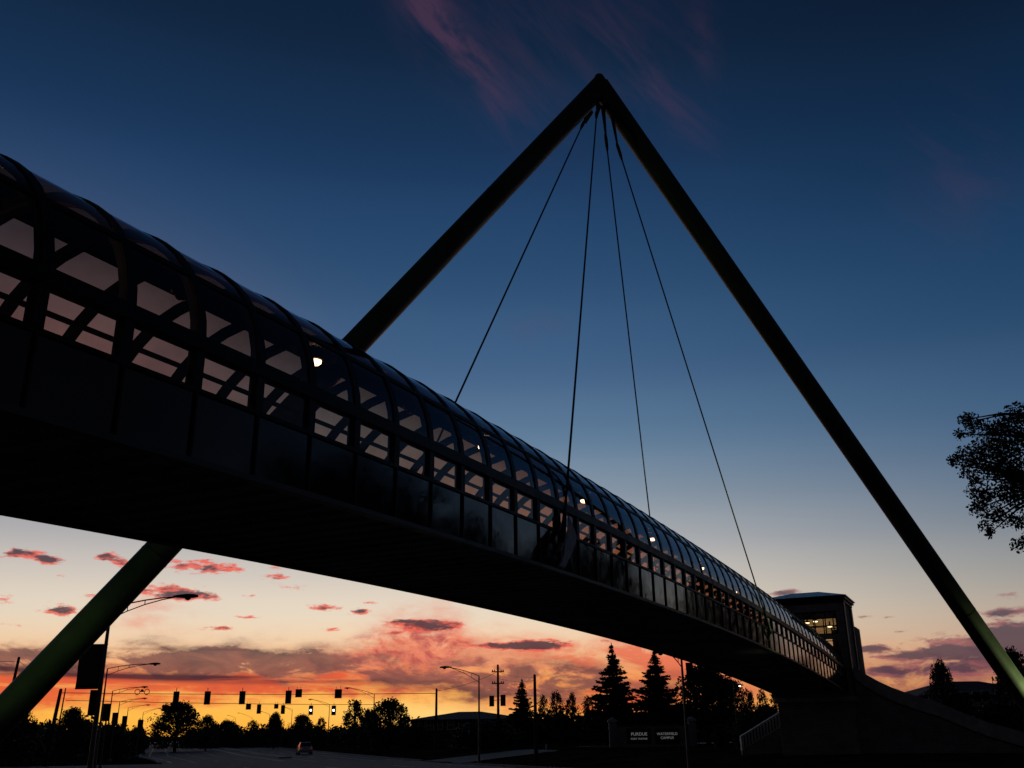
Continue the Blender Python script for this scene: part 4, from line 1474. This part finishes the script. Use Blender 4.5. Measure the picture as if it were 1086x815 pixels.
hanging_sign(316.8, 731.5, 739.5, 6.6, 102.6, 'square sign hung right of the large signal heads on the near wire')
hanging_sign(358.8, 731.5, 740.5, 7.2, 104, 'square sign hung farthest right on the near wire')
hanging_sign(175, 748, 754.3, 6, 126.5, 'small sign hung left of the dome crowned oak on the far wire')
hanging_sign(263.5, 747, 752.6, 5.2, 134.5, 'small sign left of the small signal heads on the far wire')
hanging_sign(293, 747, 751.6, 4.2, 137.2, 'smallest sign hung on the far wire, between two small signal heads')
# coiled cable rings on the near wire
for px in (145.7, 155.8):
    c = at(px, 734, 97.6)
    o = MB().ring(c, .26, .035, (0.15, 1, 0)).build('cable_coil', M['black'], smooth=True)
    tag(o, 'left coil of spare cable on the near span wire' if px < 150 else 'right coil of spare cable on the near span wire', 'cable coil', 'cable coils')
c = at(150.5, 733, 97.6)
tag(MB().prism([c + Vector((-.2, 0, -.1)), c + Vector((.2, 0, -.1)), c + Vector((.06, 0, .16)), c + Vector((-.06, 0, .16))], (0, .15, 0)).build('splice_box', M['black']), 'little black splice box between the two cable coils', 'box')


# street banners on posts
def banner(px0, px1, py0, py1, Y, label, lean=0.0):
    a, b_ = at(px0, py0, Y), at(px1, py1, Y)
    w, h = abs(b_.x - a.x), abs(a.z - b_.z)
    cx, cz = (a.x + b_.x) / 2, (a.z + b_.z) / 2
    t = thing('street_banner', (cx, Y, cz), label, 'banner', 'banners on street lights')
    m = MB()
    for i in range(11):
        z = cz - h / 2 + h * i / 10
        for j in range(5):
            x = cx - w / 2 + w * j / 4
            m.v.append((x, Y + .03 * math.sin(i * .8) * math.cos(j), z))
    for i in range(10):
        for j in range(4):
            q = i * 5 + j
            m.f.append((q, q + 1, q + 6, q + 5))
    o = m.build('cloth', M['sheet'], t, smooth=True)
    s_ = o.modifiers.new('thickness', 'SOLIDIFY')
    s_.thickness = .012
    for z in (cz - h / 2, cz + h / 2):
        MB().tube([(cx - w / 2, Y, z), (cx + w / 2 + .18, Y, z)], .025, 6).build('rod', M['pole'], t)


banner(86, 104.5, 684, 730.5, 47, 'dark banner hung on the nearest street light, above its signal head')
banner(727, 736, 703.5, 722, 52, 'dark banner hung high on the close street light under the bridge')

# ------------------------------------------------------------------ campus sign
sy = 104.0
s0, s1 = at(649.5, 770, sy), at(733.5, 768, sy)
gz = gh(s0.x, sy) - .15
cs_ = thing('campus_sign', ((s0.x + s1.x) / 2, sy, gz), 'long dark monument sign with two pillars reading PURDUE FORT WAYNE and WATERFIELD CAMPUS', 'sign')
ztop = at(690, 769, sy).z
for x in (s0.x, s1.x):
    zc = at(649.5, 764, sy).z
    pl_ = MB().box((x, sy, (gz + zc - .2) / 2), (.75, .75, zc - .2 - gz)).build('pillar', M['masonry'], cs_, bevel=.02)
    MB().box((x, sy, zc - .1), (.95, .95, .2)).build('cap', M['coping'], pl_, bevel=.02)
    MB().add([(x - .42, sy - .42, zc), (x + .42, sy - .42, zc), (x + .42, sy + .42, zc), (x - .42, sy + .42, zc), (x, sy, zc + .3)], [(0, 1, 4), (1, 2, 4), (2, 3, 4), (3, 0, 4), (3, 2, 1, 0)]).build('finial', M['coping'], pl_)
MB().box(((s0.x + s1.x) / 2, sy, (gz + ztop - .15) / 2), (s1.x - s0.x - .76, .4, ztop - .15 - gz)).build('wall', M['masonry'], cs_)
MB().box(((s0.x + s1.x) / 2, sy, ztop - .06), (s1.x - s0.x - .77, .6, .17)).build('coping', M['trim'], cs_, bevel=.02)


def text(body, p, size, m, parent, lx=0):
    cu = bpy.data.curves.new('lettering', 'FONT')
    cu.body = body
    cu.size = size
    cu.align_x = 'CENTER'
    cu.align_y = 'CENTER'
    cu.extrude = .012
    cu.space_character = 1.05
    cu.materials.append(m)
    tmp = bpy.data.objects.new('lettering_curve', cu)
    me = bpy.data.meshes.new_from_object(tmp)
    bpy.data.objects.remove(tmp)
    bpy.data.curves.remove(cu)
    me.name = 'lettering'
    o = bpy.data.objects.new('lettering', me)
    COL.objects.link(o)
    o.parent = parent
    L = parent.location + (parent.parent.location if parent.parent else Vector())
    o.location = Vector(p) - L
    o.rotation_euler = (PI / 2, 0, 0)
    return o


for x0, x1, lines in ((664, 690.5, [('PURDUE', 677.8, 778.9, .43), ('FORT WAYNE', 677.8, 783.9, .26)]), (694, 721.5, [('WATERFIELD', 707.6, 778.6, .35), ('CAMPUS', 707.6, 782.8, .34)])):
    a, b_ = at(x0, 773, sy), at(x1, 789, sy)
    pnl = MB().box(((a.x + b_.x) / 2, sy - .23, (a.z + b_.z) / 2), (b_.x - a.x, .06, a.z - b_.z)).build('panel', M['sheet'], cs_)
    for body, px, py, sz in lines:
        p = at(px, py, sy - .27)
        text(body, (p.x, sy - .262, p.z), sz, M['letters'], pnl)


# ------------------------------------------------------------------ cars
def car(px, py, Y, head, paint, label, lit=True):
    P = at(px, py, Y)
    gz = gh(P.x, Y) + .03
    t = thing('car', (P.x, Y, gz), label, 'car')
    R = Matrix.Rotation(-math.atan2(head[0], head[1]), 3, 'Z')        # local +Y is the nose
    W = lambda x, y, z: R @ Vector((x, y, z)) + Vector((P.x, Y, gz))
    sec = [(-2.25, .35, .72, .80), (-2.2, .25, .95, .84), (-1.5, .22, 1.0, .88), (-.6, .22, .98, .9), (.9, .22, .96, .9), (1.6, .22, .88, .87), (2.15, .25, .74, .8), (2.28, .35, .6, .7)]
    b1 = MB()
    for y, z0, z1, hw in sec:
        for x, z in ((-hw, z0), (-hw * 1.02, (z0 + z1) / 2), (-hw * .93, z1), (hw * .93, z1), (hw * 1.02, (z0 + z1) / 2), (hw, z0)):
            b1.v.append(tuple(W(x, y, z)))
    q = 6
    for i in range(len(sec) - 1):
        for j in range(q):
            b1.f.append((i * q + j, i * q + (j + 1) % q, (i + 1) * q + (j + 1) % q, (i + 1) * q + j))
    b1.f += [tuple(range(q)), tuple(range((len(sec) - 1) * q, len(sec) * q))]
    body = b1.build('body', paint, t, smooth='edge', bevel=.04)
    cab_ = [(-1.75, .80, .99, .78), (-1.15, .64, 1.42, .66), (.0, .64, 1.46, .66), (.45, .64, 1.40, .66), (1.25, .80, .95, .78)]
    c1 = MB().add([W(x, y, z) for x, y, z in [(-.78, -1.8, .97), (.78, -1.8, .97), (.78, 1.3, .93), (-.78, 1.3, .93), (-.62, -1.1, 1.40), (.62, -1.1, 1.40), (.62, .42, 1.40), (-.62, .42, 1.40)]],
                  [(0, 1, 5, 4), (1, 2, 6, 5), (2, 3, 7, 6), (3, 0, 4, 7), (3, 2, 1, 0), (4, 5, 6, 7)])
    c1.build('window', M['dglass'], t)
    c2 = MB().add([W(x, y, z) for x, y, z in [(-.64, -1.14, 1.405), (.64, -1.14, 1.405), (.64, .46, 1.405), (-.64, .46, 1.405), (-.56, -.95, 1.48), (.56, -.95, 1.48), (.56, .25, 1.48), (-.56, .25, 1.48)]],
                  [(0, 1, 5, 4), (1, 2, 6, 5), (2, 3, 7, 6), (3, 0, 4, 7), (3, 2, 1, 0), (4, 5, 6, 7)])
    c2.build('roof', paint, t, bevel=.03)
    for x in (-.8, .8):
        for y in (-1.4, 1.4):
            c = W(x, y, .33)
            ax_ = R @ Vector((1, 0, 0))
            wh = MB().tube([c - ax_ * .11, c + ax_ * .11], .33, 18).build('wheel', M['tyre'], t, smooth='edge')
            MB().tube([c - ax_ * .118, c + ax_ * .118], .2, 14).build('rim', M['pole'], wh)
        MB().box(W(x * .82, -2.255, .74), (.34, .05, .16), mtx=R).build('tail_light', M['tail'] if lit else M['lensoff'], t)
        MB().box(W(x * .82, 2.2, .66), (.36, .1, .14), mtx=R).build('headlight', M['white'], t)
        MB().box(W(x * 1.15, .75, .98), (.2, .1, .13), mtx=R).build('mirror', paint, t)
    MB().box(W(0, -2.28, .55), (.5, .02, .12), mtx=R).build('number_plate', M['white'], t)


car(323, 792, 133, (-.29, .95), M['carpaint'], 'silver saloon car driving away along the right lane of the road')
# white marker post on the lawn
p = at(579.5, 797, 100)
gz = gh(p.x, 100)
mp = MB().lathe((p.x, 100, gz), [(.06, -.1), (.06, .55), (.02, .62)], 8).build('marker_post', M['white'])
tag(mp, 'short white marker post on the lawn right of the plain wooden pole', 'post')

# ------------------------------------------------------------------ green floodlights at the mast feet
def floodlight(pos, target, watts, size, label, tint=(.78, 1.0, .38)):
    pos, target = Vector(pos), Vector(target)
    t = thing('floodlight', pos, label, 'floodlight', 'green floodlights at the mast feet')
    d = (target - pos).normalized()
    c = pos + Vector((0, 0, .38))
    MB().box(pos + Vector((0, 0, .04)), (.3, .3, .08)).build('base', M['concrete'], t)
    st = MB()
    st.tube([pos + Vector((0, 0, .08)), c], .03, 8)
    st.build('stem', M['black'], t)
    h = MB().lathe(c - d * .1, [(.08, -.12), (.16, 0), (.19, .2), (.19, .24)], 16, axis=tuple(d)).build('housing', M['black'], t, smooth='edge')
    MB().lathe(c + d * .1, [(.17, 0), (.17, .02)], 16, axis=tuple(d)).build('lens', M['flood'], h)
    ld = bpy.data.lights.new('green_beam', 'SPOT')
    ld.energy = watts
    ld.color = tint
    ld.spot_size = math.radians(size)
    ld.spot_blend = 1.0
    ld.shadow_soft_size = .12
    lo = bpy.data.objects.new('green_beam', ld)
    COL.objects.link(lo)
    lo.parent = t
    lo.location = (c + d * .16) - pos
    lo.rotation_euler = d.to_track_quat('-Z', 'Y').to_euler()


dR = (APEX - FR_).normalized()
dL = (APEX - FL).normalized()
pr = Vector((FR_.x + 2.6, FR_.y - 1.9, 0))
pr.z = gh(pr.x, pr.y)
floodlight(pr, FR_ + dR * 4.3, 7800, 36, 'green floodlight on the grass at the foot of the right mast leg')
plf = Vector((FL.x - .5, FL.y - 3.2, 0))
plf.z = gh(plf.x, plf.y)
floodlight(plf, FL + dL * 11.0, 480, 58, 'green floodlight on the grass at the foot of the left mast leg', (.58, 1.0, .30))
